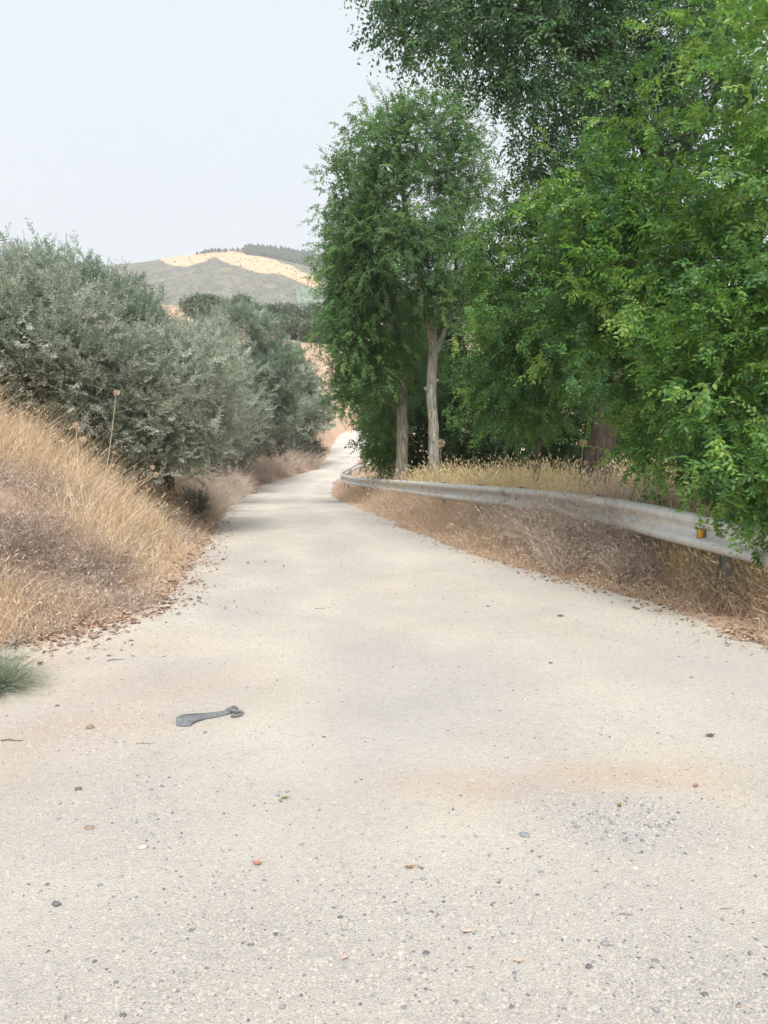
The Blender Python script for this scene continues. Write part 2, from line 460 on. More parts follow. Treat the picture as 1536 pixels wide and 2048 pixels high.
# road: follows its ragged edges
def build_road():
    ys_ = grid_axis([(-6, 1, .4), (1, 8, .06), (8, 16, .12), (16, 36, .2), (36, 74, .5)])
    n = 120
    u = np.linspace(0, 1, n)
    V = []
    for y in ys_:
        a = float(np.interp(y, _ly, _lx)) if y >= 4.55 else -4.2 - 3.3 * float(sstep(4.55, 4.0, y))
        b = float(xr(y))
        a += .22 * (fbm(y * 1.9, 1.7, 4) - .5) + .12 * (fbm(y * 9, 4.7, 2) - .5); b += .34 * (fbm(y * 1.9, 9.7, 4) - .5) + .12 * (fbm(y * 9, 14.7, 2) - .5)
        x = a + (b - a) * u
        z = height(x, np.full(n, y))
        V.append(np.stack([x, np.full(n, y), z], -1))
    V = np.array(V)
    ny = len(ys_)
    i, j = np.meshgrid(np.arange(ny - 1), np.arange(n - 1), indexing='ij')
    q = np.stack([i * n + j, i * n + j + 1, (i + 1) * n + j + 1, (i + 1) * n + j], -1).reshape(-1, 4)
    P = V.reshape(-1, 3)
    tint = np.zeros(len(P))
    grit = np.zeros(len(P))
    def blob(arr, px, py, rx, ry, k):
        c = ground_at(px, py)
        d = ((P[:, 0] - c[0]) / rx) ** 2 + ((P[:, 1] - c[1]) / ry) ** 2
        w = .6 + .8 * fbm(P[:, 0] * 1.9, P[:, 1] * 1.9, 3)
        arr[:] = np.maximum(arr, k * np.exp(-d * w))
    for b in ((260, 1370, .8, .55, .55), (130, 1455, .55, .3, .7), (1230, 1550, .5, .13, .85), (1000, 1570, .55, .16, .7), (850, 1600, .5, .25, .25),
              (40, 1500, .5, .5, .5), (1400, 1560, .3, .3, .3), (900, 1250, .8, .8, .16), (760, 1180, .7, .8, .16), (60, 1330, .6, .3, .6), (300, 1290, .5, .3, .4)): blob(tint, *b)
    for b in ((250, 1650, .7, .5, .5), (700, 1850, 1.1, .45, .6), (1230, 1640, .35, .22, .9), (880, 1780, .35, .2, .4), (200, 1980, .8, .3, .5),
              (1350, 1950, .6, .3, .5), (650, 1160, .5, .9, .4), (1000, 1250, .4, .9, .3), (700, 1270, .3, 1.5, .25), (1150, 2030, .5, .2, .7)): blob(grit, *b)
    # wheel tracks are packed smooth, the crown and the sides stay gritty
    lat = (P[:, 0] - np.interp(P[:, 1], _ly, _lx)) / np.maximum(xr(P[:, 1]) - np.interp(P[:, 1], _ly, _lx), .1)
    near = np.clip(7 - P[:, 1], 0, 6)
    lat2 = (P[:, 0] + 2.3 + .12 * near) / (4.5 + .35 * near)
    w_ = sstep(5.5, 9, P[:, 1]); lat = lat * w_ + lat2 * (1 - w_)
    lat = lat + .05 * (fbm(P[:, 0] * 0 + 2, P[:, 1] * .35, 2) - .5)
    trk = np.exp(-((lat - .36) / .07) ** 2) + np.exp(-((lat - .70) / .08) ** 2)
    grit = np.clip(grit + .75 * sstep(.3, .7, fbm(P[:, 0] * .9 + 4, P[:, 1] * .9, 3)) * (1 - .95 * np.clip(trk, 0, 1)), 0, 1)
    mb = MB(); mb.add(P, q, None, tint)
    me_o = mb.build('road', M['road'], smooth=True)
    a = me_o.data.attributes.new('grit', 'FLOAT', 'POINT'); a.data.foreach_set('value', grit.astype(np.float32))
    tag(me_o, kind='structure')
build_road()

# far hill behind the valley
_rp = [at(px, py, 700.) for px, py in ((285, 523), (331, 518), (367, 511), (410, 507), (445, 504), (478, 502), (527, 501), (575, 505), (637, 513), (700, 523), (900, 560))]
RX = [-1400, -700] + [p[0] for p in _rp] + [500, 1400]
RZ = [60, 110] + [p[2] for p in _rp] + [80, 30]
def hill_z(X, Y):
    ridge = np.interp(X, RX, RZ)
    t = np.clip((Y - 430) / 270, 0, 1); b = np.clip((Y - 700) / 420, 0, 1)
    prof = (t ** .85) * (1 - b ** 1.3)
    z = -9 + (ridge + 9) * prof
    # a spur standing in front of the ridge
    z = z + 7 * np.exp(-(((X + 130) - (Y - 640) * .1) / 46) ** 2) * np.exp(-((Y - 610) / 55) ** 2)
    z = z + (fbm(X * .012, Y * .012, 4) - .5) * 14 * np.sin(np.clip(t, 0, 1) * math.pi) * (1 - b)
    return z + (fbm(X * .06, Y * .06, 3) - .5) * 2.0 * (1 - b)
def to_px(X, Y, Z):
    a, b = X / Y, (Z - CAM_Z) / Y
    c, s = math.cos(PITCH), math.sin(PITCH)
    f = c - b * s
    return 768 + F * a / f, 1024 - F * (b * c + s) / f
hx = np.arange(-700, 420, 4.0); hy = grid_axis([(430, 720, 3), (720, 1130, 14)])
def hill_cover(X, Y):
    """1 where dry grass covers the slope, 0 where scrub does."""
    Z = hill_z(X, Y)
    px, py = to_px(X, Y, Z)
    lo = np.interp(px, [310, 331, 380, 432, 458, 510, 559, 595, 634, 720], [512, 527, 533, 513, 527, 543, 548, 564, 577, 610])
    hi = np.interp(px, [331, 367, 445, 478, 527, 575, 608, 634, 720], [514, 500, 495, 506, 515, 528, 545, 558, 585])
    g = np.clip((lo - py) / 14 + .5, 0, 1) * np.clip((py - hi) / 10 + .5, 0, 1)
    return g
hill = sheet('hill', hx, hy, hill_z, M['hill'], hill_cover)
tag(hill, kind='structure')

# ------------------------------------------------------------------ leaves and sprays
def add_leaves(mb, pos, d, side, nrm, ln, wd, tint, oval=False):
    """pos (N,3); d leaf direction; side across; nrm up."""
    ln = ln[:, None]; wd = wd[:, None]
    n = len(pos)
    if oval:
        f = [(0, 0, 0), (.28, .46, .10), (.66, .40, .07), (1, 0, -.10), (.66, -.40, .07), (.28, -.46, .10)]
        V = np.stack([pos + d * ln * a + side * wd * b + nrm * ln * c * .8 for a, b, c in f], 1)
        k = np.arange(n)[:, None] * 6
        q = np.concatenate([k + [0, 3, 2, 1], k + [0, 5, 4, 3]])
        mb.add(V.reshape(-1, 3), q, None, np.repeat(tint, 6))
    else:
        f = [(0, 0, 0), (.45, .5, .08), (1, 0, -.08), (.45, -.5, .08)]
        V = np.stack([pos + d * ln * a + side * wd * b + nrm * ln * c for a, b, c in f], 1)
        k = np.arange(n)[:, None] * 4
        t = np.concatenate([k + [0, 2, 1], k + [0, 3, 2]])
        mb.add(V.reshape(-1, 3), None, t, np.repeat(tint, 4))

def ribbons(mb, A, B, C, w, tint):
    """thin three-point stems (N,3 each) as crossed triangles."""
    n = len(A)
    ref = norm(R.normal(size=(n, 3)))
    s = norm(np.cross(C - A, ref)) * w[:, None]
    V = np.stack([A - s, A + s, B - s * .7, B + s * .7, C], 1)
    k = np.arange(n)[:, None] * 5
    mb.add(V.reshape(-1, 3), k + [0, 1, 3, 2], k + [2, 3, 4], np.repeat(tint, 5))

def sprays(mb, twigs, base, d, length, nleaf, ll, lw, droop=.3, spread=.9, tint=None, tvar=.25, oval=False, tw=.0015, keep=None, grab=None):
    S = len(base)
    d = norm(d)
    up = np.array([0, 0, 1.])
    t = (np.arange(nleaf) + .6) / nleaf
    T = np.broadcast_to(t, (S, nleaf)) + R.uniform(-.3, .3, (S, nleaf)) / nleaf
    Ln = length[:, None, None]
    bend = R.normal(0, .18, (S, 1, 3))
    g = np.array([0, 0, -1.]) * droop
    P = base[:, None] + Ln * (d[:, None] * T[..., None] + (bend + g) * (T ** 2)[..., None])
    tan = norm(d[:, None] + 2 * (bend + g) * T[..., None])
    hz = norm(np.cross(tan, up + R.normal(0, .35, (S, 1, 3))))
    sgn = np.where(np.arange(nleaf) % 2 == 0, 1., -1.)[None, :, None]
    ld = norm(hz * sgn * spread + tan * .75 + R.normal(0, .28, (S, nleaf, 3)))
    nr = norm(np.cross(hz * sgn, tan) * sgn * np.where(R.random((S, nleaf, 1)) < .9, 1, -1) + R.normal(0, .35, (S, nleaf, 3)) + up * .3)
    sd_ = norm(np.cross(ld, nr)); nr = np.cross(sd_, ld)
    N = S * nleaf
    size = (R.uniform(.7, 1.15, (S, nleaf)) * (1 - .35 * np.abs(T * 1.4 - .6))).ravel()
    tt = (np.asarray(tint)[:, None] if tint is not None else np.full((S, 1), .5)) + R.normal(0, tvar * .5, (S, nleaf))
    tt = np.clip(tt, 0, 1).ravel()
    args = [P.reshape(-1, 3), ld.reshape(-1, 3), sd_.reshape(-1, 3), nr.reshape(-1, 3), ll * size, lw * size, tt]
    if keep is not None:                       # hand some leaves back for objects of their own
        score = keep(args[0])
        idx = np.argsort(score)[:300]
        picked = [a[idx] for a in args]
        m = np.ones(N, bool); m[idx] = False
        args = [a[m] for a in args]
        grab.append(picked); return picked
    add_leaves(mb, *args, oval=oval)
    if twigs is not None:
        e = base + length[:, None] * (d + bend[:, 0] + g)
        mi = base + length[:, None] * (d * .5 + (bend[:, 0] + g) * .25)
        ribbons(twigs, base, mi, e, np.full(S, tw), R.random(S))
    return picked if keep is not None else None

def ell(px, py, d, rx, ry, rd):
    return at(px, py, d), np.array([rx * d / F, rd, ry * d / F])

def clusters(es, per_m2, lo=.5, back=.35, weights=None):
    """Branch tips spread through the outer part of each ellipsoid."""
    C, N, W = [], [], []
    for k, (c, r) in enumerate(es):
        area = 4 * math.pi * ((r[0] * r[1]) ** 1.6 / 3 + (r[0] * r[2]) ** 1.6 / 3 + (r[1] * r[2]) ** 1.6 / 3) ** (1 / 1.6)
        n = max(3, int(area * per_m2 * (weights[k] if weights else 1)))
        u = norm(R.normal(size=(n, 3)))
        u = u[(u[:, 1] < .25) | (R.random(n) < back)]
        s = R.uniform(lo, 1.0, len(u)) ** .6
        p = c + u * r * s[:, None]
        C.append(p); N.append(norm(u / r)); W.append(np.full(len(u), k))
    return np.concatenate(C), np.concatenate(N), np.concatenate(W)

_protos = {}
def protos(material, ll, lw, length, nleaf, nsub, droop, spread, tvar, tw, oval):
    """four leafy sprig meshes along +X that a crown repeats"""
    key = (material.name, ll, lw, length, nleaf, nsub, droop, spread, tvar, tw, oval)
    if key in _protos: return _protos[key]
    res = []
    for v in range(4):
        lf, tg = MB(), MB()
        b = np.zeros((nsub, 3)); b[1:, 0] = R.uniform(.0, .55, nsub - 1) * length
        d = np.zeros((nsub, 3)); d[:, 0] = 1
        d[1:] += R.normal(0, 1, (nsub - 1, 3)) * [.2, .75, .45]
        ln = np.full(nsub, length) * R.uniform(.6, 1.1, nsub); ln[1:] *= .7
        sprays(lf, tg, b, d, ln, nleaf, ll, lw, droop, spread, np.clip(R.normal(.5, .08, nsub), 0, 1), tvar, oval, tw)
        nf = sum(len(f) for f in lf.f4) + sum(len(f) for f in lf.f3)
        # join leaves and twigs into one sprig, two materials
        mb = MB(); mb.v, mb.t, mb.n = list(lf.v), list(lf.t), lf.n
        mb.f4 = list(lf.f4) + [f + lf.n for f in tg.f4]; mb.f3 = list(lf.f3) + [f + lf.n for f in tg.f3]
        n4l, n4t = sum(len(f) for f in lf.f4), sum(len(f) for f in tg.f4)
        n3l, n3t = sum(len(f) for f in lf.f3), sum(len(f) for f in tg.f3)
        mb.v += tg.v; mb.t += tg.t; mb.n += tg.n
        me = mb.mesh('sprig', material); me.materials.append(M['twig'])
        mi = np.concatenate([np.zeros(n4l), np.ones(n4t), np.zeros(n3l), np.ones(n3t)]).astype(np.int32)
        me.polygons.foreach_set('material_index', mi)
        res.append(bpy.data.objects.new('sprig', me))
    _protos[key] = res
    return res

_groups = {}
def sprig_group(objs):
    k = objs[0].name
    if k in _groups: return _groups[k]
    g = bpy.data.node_groups.new('leafy_sprigs', 'GeometryNodeTree')
    g.interface.new_socket('Geometry', in_out='INPUT', socket_type='NodeSocketGeometry')
    g.interface.new_socket('Geometry', in_out='OUTPUT', socket_type='NodeSocketGeometry')
    n, l = g.nodes, g.links
    gi, go = n.new('NodeGroupInput'), n.new('NodeGroupOutput')
    ji = n.new('GeometryNodeGeometryToInstance')
    for o in objs:
        oi = n.new('GeometryNodeObjectInfo'); oi.inputs['Object'].default_value = o; oi.inputs['As Instance'].default_value = False
        l.new(oi.outputs['Geometry'], ji.inputs[0])
    ip = n.new('GeometryNodeInstanceOnPoints'); ip.inputs['Pick Instance'].default_value = True
    def attr(name, typ):
        a = n.new('GeometryNodeInputNamedAttribute'); a.data_type = typ; a.inputs[0].default_value = name; return a.outputs[0]
    l.new(gi.outputs[0], ip.inputs['Points']); l.new(ji.outputs[0], ip.inputs['Instance'])
    l.new(attr('variant', 'INT'), ip.inputs['Instance Index'])
    er = n.new('FunctionNodeEulerToRotation'); l.new(attr('rot', 'FLOAT_VECTOR'), er.inputs[0])
    l.new(er.outputs[0], ip.inputs['Rotation']); l.new(attr('sc', 'FLOAT'), ip.inputs['Scale'])
    l.new(ip.outputs[0], go.inputs[0])
    _groups[k] = g
    return g

def foliage(parent, name, material, es, per_m2, n_spray, rad, length, nleaf, ll, lw, droop, up=0., tint=.5, tvar=.25, cvar=.2,
            oval=False, back=.35, lo=.5, weights=None, tw=.0015, spread=.9, nsub=3, inst=True):
    """a crown: leafy sprigs spread round branch tips; returns the tips"""
    C, N, W = clusters(es, per_m2, lo, back, weights)
    m = len(C)
    ctint = R.normal(0, cvar, m) + (tint - .5)
    b = np.repeat(C, n_spray, 0) + R.normal(0, rad, (m * n_spray, 3)) * [1, 1, .8]
    dd = norm(np.repeat(N, n_spray, 0) * .55 + R.normal(0, .55, (m * n_spray, 3)) + [0, 0, up])
    tt = np.repeat(ctint, n_spray) + R.normal(0, .08, len(b))
    if not inst:
        mb = MB(); ln = length * R.uniform(.6, 1.25, len(b))
        sprays(mb, None, b, dd, ln, nleaf, ll, lw, droop, spread, np.clip(.5 + tt, 0, 1), tvar, oval)
        return mb, C
    ps = protos(material, ll, lw, length, nleaf, nsub, droop, spread, tvar, tw, oval)
    o0 = np.array(parent.location)
    me = bpy.data.meshes.new(name); me.vertices.add(len(b)); me.vertices.foreach_set('co', (b - o0).astype(np.float32).ravel())
    rot = np.stack([R.uniform(-.7, .7, len(b)), -np.arcsin(np.clip(dd[:, 2], -1, 1)), np.arctan2(dd[:, 1], dd[:, 0])], 1)
    for nm, ty, key, val in (('rot', 'FLOAT_VECTOR', 'vector', rot), ('sc', 'FLOAT', 'value', R.uniform(.7, 1.25, len(b))), ('ctint', 'FLOAT', 'value', tt)):
        a = me.attributes.new(nm, ty, 'POINT'); a.data.foreach_set(key, val.astype(np.float32).ravel())
    a = me.attributes.new('variant', 'INT', 'POINT'); a.data.foreach_set('value', R.integers(0, 4, len(b)).astype(np.int32))
    me.materials.append(material)
    o = bpy.data.objects.new(name, me); col.objects.link(o); o.parent = parent; o['kind'] = 'stuff'
    md = o.modifiers.new('sprigs', 'NODES'); md.node_group = sprig_group(ps)
    return o, C, b, dd

def limbs(mb, start_pts, C, n, r0=.03, sides=5, tint=.3):
    """branches from points on the trunk to some of the branch tips."""
    idx = R.choice(len(C), min(n, len(C)), replace=False)
    for i in idx:
        e = C[i]
        low = start_pts[start_pts[:, 2] < e[2] + .2]
        s = start_pts if len(low) == 0 else low
        a = s[np.argmin(np.linalg.norm(s - e, axis=1) + R.uniform(0, .6, len(s)))]
        mid = (a + e) / 2 + R.normal(0, .08, 3) * np.linalg.norm(e - a) + [0, 0, .12 * np.linalg.norm(e - a)]
        p = smooth_path([a, mid, e], 7)
        tube(mb, p, np.linspace(r0, r0 * .18, 7) * (.6 + .6 * R.random()), sides, tint)

def trunk(parent, pts, rad, material, name='trunk', sides=18, n=46, knots=True):
    p = smooth_path(pts, n)
    p[:, :2] += (np.stack([fbm(np.arange(n) * .22 + 3, np.full(n, 1.0), 2), fbm(np.arange(n) * .22 + 9, np.full(n, 5.0), 2)], 1) - .5) * rad[0] * .45
    rr = np.interp(np.linspace(0, 1, n), np.linspace(0, 1, len(rad)), rad)
    rr = rr * (1 + .10 * (fbm(np.arange(n) * .5, np.full(n, 2.0), 3) - .5) * 2)
    mb = MB(); tube(mb, p, rr, sides, .5, .16, cap=True)
    if knots:
        for _ in range(3):
            i = R.integers(n // 8, n // 2); a = R.uniform(math.pi, 2 * math.pi)
            q = p[i] + np.array([math.cos(a), math.sin(a), 0]) * rr[i] * .9
            tube(mb, [q - [0, 0, rr[i] * .2], q + np.array([math.cos(a), math.sin(a), .4]) * rr[i] * .5], [rr[i] * .42, rr[i] * .28], 8, .5, .2, True)
    o = mb.build(name, material, parent, smooth=True)
    return o, p

# ------------------------------------------------------------------ roadside elms on the right
def elm(name, label, base_px, base_d, trunk_px, trad, bark, leafm, es, group=None, **kw):
    b = at(*base_px, base_d); b[2] = float(height(b[0], b[1])) - .05
    root = empty(name, b)
    tag(root, label, 'tree', group)
    pts = [b] + [at(*t) for t in trunk_px]
    _, p = trunk(root, pts, trad, bark)
    br = MB()
    nl = kw.pop('n_limbs', 24); r0 = kw.pop('limb_r', .03); ex = kw.pop('extra_limbs', [])
    crown, C, B_, D_ = foliage(root, 'crown', leafm, es, **kw)
    sp = p[len(p) // 3:]
    for e in ex:
        ep = [at(*t) for t in e[0]]; q = smooth_path(ep, 20)
        tube(br, q, np.linspace(e[1], e[2], 20), 8, .4, .15)
        sp = np.concatenate([sp, q])
    limbs(br, sp, C, nl, r0)
    br.build('branch', bark, root, smooth=True)
    return root, crown, (B_, D_)

def ellt(px, py, d, rx, ry, rd): return ell(px, py, d, rx - 16, ry - 16, rd)
# two slim trees behind the far end of the guardrail
elm('elm_tree', 'slim elm, shorter of the pair behind the guardrail, with a low bushy crown', (805, 955), 20,
    [(804, 900, 20), (806, 800, 20), (800, 700, 20), (780, 560, 19.8), (770, 430, 19.6)], [.19, .155, .15, .13, .07, .03], M['bark'], M['leaf_mid'],
    [ellt(715, 545, 19, 75, 95, 1.2), ellt(705, 650, 19, 62, 90, 1.1), ellt(765, 640, 19.5, 80, 110, 1.2), ellt(735, 745, 19.5, 72, 65, 1.0),
     ellt(705, 795, 19.5, 46, 36, .6), ellt(800, 740, 21, 80, 90, 1.2), ellt(755, 840, 21, 34, 44, .6)],
    group='slim elms behind the guardrail', per_m2=8, n_spray=10, rad=.22, length=.42, nleaf=12, ll=.075, lw=.034, droop=.45, tint=.55, n_limbs=26, limb_r=.035, tw=.003, back=.2)
elm('elm_tree', 'tall pale elm trunk behind the guardrail that forks high up into a tall leaning crown', (867, 945), 18.5,
    [(869, 880, 18.5), (862, 790, 18.5), (868, 700, 18.4), (862, 640, 18.3), (845, 560, 18.2), (815, 450, 18), (800, 330, 18), (800, 240, 18)],
    [.16, .135, .125, .13, .12, .10, .07, .05, .02], M['bark'], M['leaf_mid'],
    [ellt(750, 285, 18, 52, 75, .9), ellt(845, 285, 18, 95, 85, 1.2), ellt(715, 390, 18, 62, 80, 1.1), ellt(820, 410, 18, 120, 110, 1.4), ellt(905, 240, 18, 60, 50, .8),
     ellt(925, 425, 18.5, 70, 85, 1.1), ellt(820, 530, 18, 130, 90, 1.3), ellt(900, 570, 18.5, 80, 90, 1.1), ellt(930, 330, 18, 60, 50, .8), ellt(735, 480, 18, 80, 70, 1.1)],
    group='slim elms behind the guardrail', per_m2=7, n_spray=8, rad=.24, length=.42, nleaf=12, ll=.075, lw=.034, droop=.4, tint=.42, n_limbs=34, limb_r=.035, tw=.003, back=.2,
    weights=[1, .9, 1, 1, .8, .45, 1, .8, .7, 1],
    extra_limbs=[([(872, 705, 18.4), (890, 660, 18.3), (905, 610, 18.2), (915, 500, 18.2), (935, 400, 18.2)], .075, .015)])

# dark elm whose limb leans across the top of the view
elm('elm_tree', 'dark leaning elm with thick trunk and limbs drooping over the road', (1198, 985), 11,
    [(1195, 930, 11), (1212, 830, 11), (1262, 640, 10.8), (1305, 450, 10.5), (1295, 290, 10), (1205, 165, 9.7), (1130, 50, 9.3), (1050, -80, 9)],
    [.25, .21, .19, .17, .15, .13, .11, .09, .05], M['bark_dark'], M['leaf_dark'],
    [ell(800, -8, 8.6, 60, 34, .6), ell(925, 20, 8.8, 95, 60, .9), ell(1010, 70, 9.2, 100, 95, 1.0), ell(1130, 150, 9.6, 110, 150, 1.1), ell(1130, 330, 10, 70, 90, .9),
     ell(1270, 70, 10, 150, 130, 1.3), ell(1270, 280, 10.5, 130, 150, 1.3), ell(1420, 330, 11, 150, 200, 1.4), ell(1420, 80, 10, 170, 150, 1.4),
     ell(845, 85, 8.7, 34, 30, .5), ell(1230, 500, 11, 130, 130, 1.2), ell(900, -120, 9, 200, 90, 1.5), ell(1250, -160, 10, 300, 150, 2)],
    per_m2=8, n_spray=6, rad=.17, length=.40, nleaf=12, ll=.074, lw=.032, droop=.75, tint=.42, n_limbs=40, limb_r=.035, oval=False, back=.3, lo=.35,
    weights=[1, 1, 1, .9, .8, .9, .7, .3, .45, .8, .6, .4, .3],
    extra_limbs=[([(1180, 130, 9.6), (1090, 60, 9.2), (1020, -10, 9), (900, -60, 8.8), (800, -40, 8.6)], .05, .01), ([(1300, 400, 10.4), (1400, 250, 10.5), (1480, 80, 10.5)], .09, .03)])

# young bright elm in the gap behind the rail
elm('young_elm_tree', 'young bright green elm filling the gap behind the rail, its foliage arching left', (1075, 960), 12.5,
    [(1075, 880, 12.5), (1085, 760, 12), (1070, 600, 11.5), (1060, 480, 11)], [.07, .06, .045, .03, .012], M['bark_dark'], M['leaf_near'],
    [ell(1030, 500, 9.8, 80, 85, .8), ell(1010, 620, 9.8, 85, 100, .9), ell(1110, 600, 9.6, 100, 130, 1.0), ell(1010, 745, 10, 75, 85, .8), ell(1085, 735, 9.6, 85, 85, .9),
     ell(1030, 830, 10, 65, 35, .7)],
    per_m2=11, n_spray=8, rad=.15, length=.32, nleaf=13, ll=.05, lw=.024, droop=.4, tint=.42, n_limbs=24, limb_r=.02, back=.25)

# the near tree that spills over the rail from the right
near_root, near_crown, picked = elm('elm_tree', 'nearest bright green elm spilling its leafy branches down over the guardrail', (1790, 1150), 6.6,
    [(1780, 900, 6.6), (1740, 600, 6.6), (1700, 300, 6.6), (1690, -50, 6.6)], [.16, .14, .12, .09, .05], M['bark_dark'], M['leaf_near'],
    [ell(1515, 890, 5.7, 80, 100, .55), ell(1440, 760, 6.2, 150, 110, .8), ell(1330, 700, 7.0, 150, 100, .8), ell(1310, 770, 7.6, 90, 45, .6), ell(1400, 880, 7.2, 110, 75, .7),
     ell(1240, 560, 7.6, 130, 120, .8), ell(1400, 575, 6.8, 140, 95, .9), ell(1190, 430, 7.8, 95, 80, .7), ell(1255, 300, 7.8, 42, 95, .5), ell(1350, 430, 7.4, 95, 90, .7),
     ell(1525, 400, 6.0, 70, 140, .8), ell(1510, 190, 6.0, 90, 110, .8), ell(1440, 60, 7.0, 80, 60, .7), ell(1520, 640, 5.8, 120, 120, .7), ell(1500, 985, 5.9, 42, 40, .35),
     ell(1190, 650, 7.8, 80, 60, .6), ell(1620, 600, 6.0, 160, 500, 1.0)],
    per_m2=13, n_spray=6, rad=.13, length=.32, nleaf=11, ll=.062, lw=.029, droop=.35, up=.1, tint=.48, tvar=.3, cvar=.28, n_limbs=70, limb_r=.014, back=.3, oval=True,
    weights=[1.3, 1, 1, 1, .9, .9, .8, .8, .8, .6, .6, .65, .6, .9, 1.2, 1, .4], tw=.0012)
# the nearest three hundred leaves, each an object of its own
def leaf_objects(root, parent, data):
    lm = MB()
    add_leaves(lm, np.zeros((1, 3)), np.array([[1., 0, 0]]), np.array([[0, 1., 0]]), np.array([[0, 0, 1.]]), np.ones(1), np.ones(1), np.array([.62]), True)
    meshes = []
    for tv in (.25, .45, .6, .75, .95):
        lm.t = [np.full(6, tv)]
        meshes.append(lm.mesh('leaf', M['leaf_near']))
    P, d, s, n, ll, lw, tt = data
    o0 = np.array(root.location)
    for i in range(len(P)):
        o = bpy.data.objects.new('leaf', meshes[min(4, int(tt[i] * 5))])
        o.parent = parent
        m = Matrix(((d[i][0] * ll[i], s[i][0] * lw[i], n[i][0] * ll[i], P[i][0] - o0[0]),
                    (d[i][1] * ll[i], s[i][1] * lw[i], n[i][1] * ll[i], P[i][1] - o0[1]),
                    (d[i][2] * ll[i], s[i][2] * lw[i], n[i][2] * ll[i], P[i][2] - o0[2]), (0, 0, 0, 1)))
        o.matrix_basis = m
        col.objects.link(o)
def near_leaves():
    P, D = picked
    px, py = to_px(P[:, 0], P[:, 1], P[:, 2])
    ok = np.where((px > 1200) & (px < 1520) & (py > 30) & (py < 1080))[0]
    ok = ok[np.argsort(P[ok, 1] + R.random(len(ok)) * 1.5)][:25]
    mb = MB(); got = []
    sprays(mb, None, P[ok] - [0, .08, 0], D[ok], np.full(len(ok), .3), 12, .052, .026, .3, .9, np.full(len(ok), .6), .4, keep=lambda p: R.random(len(p)), grab=got)
    return got[0]
leaf_objects(near_root, near_crown, near_leaves())

# undergrowth and trees closing the view behind them
def shrub(name, label, cat, base, es, leafm, group=None, stem_r=.03, stems=4, barkm=None, crown='foliage', n_limbs=10, **kw):
    b = np.array(base, float)
    if b[0] < -1 and b[1] > 5: b[0] = min(b[0], float(xl(b[1])) - .7)
    b[2] = float(height(b[0], b[1])) - .03
    root = empty(name, b); tag(root, label, cat, group)
    st = MB()
    o, C, _, _ = foliage(root, crown, leafm, es, **kw)
    cc = np.mean([e[0] for e in es], 0)
    sp = [b]
    for k in range(stems):
        e = cc + R.normal(0, .35, 3) * np.mean([x[1] for x in es], 0)
        m_ = (b + e) / 2 + R.normal(0, .12, 3)
        p = smooth_path([b + R.normal(0, .05, 3) * [1, 1, 0], m_, e], 12)
        tube(st, p, np.linspace(stem_r, stem_r * .3, 12), 7, .4, .1); sp.extend(p[2:])
    limbs(st, np.array(sp), C, n_limbs, stem_r * .5)
    st.build('stem' if cat != 'tree' else 'trunk', barkm or M['bark_dark'], root, smooth=True)
    return root

HK = dict(per_m2=4, n_spray=10, rad=.33, length=.55, nleaf=12, ll=.12, lw=.055, droop=.3, back=.1, lo=.4)
shrub('elm_sapling', 'bright green bushy sapling left of the two slim trunks at the bend', 'shrub', at(765, 950, 23),
      [ell(765, 870, 22.5, 26, 60, .8), ell(785, 810, 23, 35, 60, .9)], M['leaf_near'],
      **dict(HK, ll=.085, lw=.04, per_m2=7, rad=.2, length=.4, tint=.6))
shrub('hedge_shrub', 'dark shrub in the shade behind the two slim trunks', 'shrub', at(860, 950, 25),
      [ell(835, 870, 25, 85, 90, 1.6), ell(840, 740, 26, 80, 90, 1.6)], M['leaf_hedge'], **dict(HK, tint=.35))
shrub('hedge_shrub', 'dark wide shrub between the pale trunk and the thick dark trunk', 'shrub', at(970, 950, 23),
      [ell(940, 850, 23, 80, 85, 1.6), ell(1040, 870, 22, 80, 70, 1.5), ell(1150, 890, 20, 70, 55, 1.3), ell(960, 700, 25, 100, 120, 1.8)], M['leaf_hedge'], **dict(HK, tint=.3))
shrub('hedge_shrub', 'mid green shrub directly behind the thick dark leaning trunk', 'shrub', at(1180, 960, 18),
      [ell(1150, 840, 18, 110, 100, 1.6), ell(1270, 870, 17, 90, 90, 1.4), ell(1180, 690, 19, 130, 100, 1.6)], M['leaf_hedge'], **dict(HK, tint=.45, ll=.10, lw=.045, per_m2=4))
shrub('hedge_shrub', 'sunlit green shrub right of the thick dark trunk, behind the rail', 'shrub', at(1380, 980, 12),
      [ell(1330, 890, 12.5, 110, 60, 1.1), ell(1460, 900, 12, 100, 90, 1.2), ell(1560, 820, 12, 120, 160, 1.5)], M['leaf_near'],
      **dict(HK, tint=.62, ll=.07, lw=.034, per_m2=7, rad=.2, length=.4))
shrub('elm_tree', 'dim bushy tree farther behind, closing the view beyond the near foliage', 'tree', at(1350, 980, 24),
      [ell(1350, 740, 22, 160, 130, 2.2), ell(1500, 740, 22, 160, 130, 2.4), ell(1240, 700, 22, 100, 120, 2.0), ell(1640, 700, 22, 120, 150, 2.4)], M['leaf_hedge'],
      stem_r=.14, crown='crown', **dict(HK, tint=.35, per_m2=2.2))

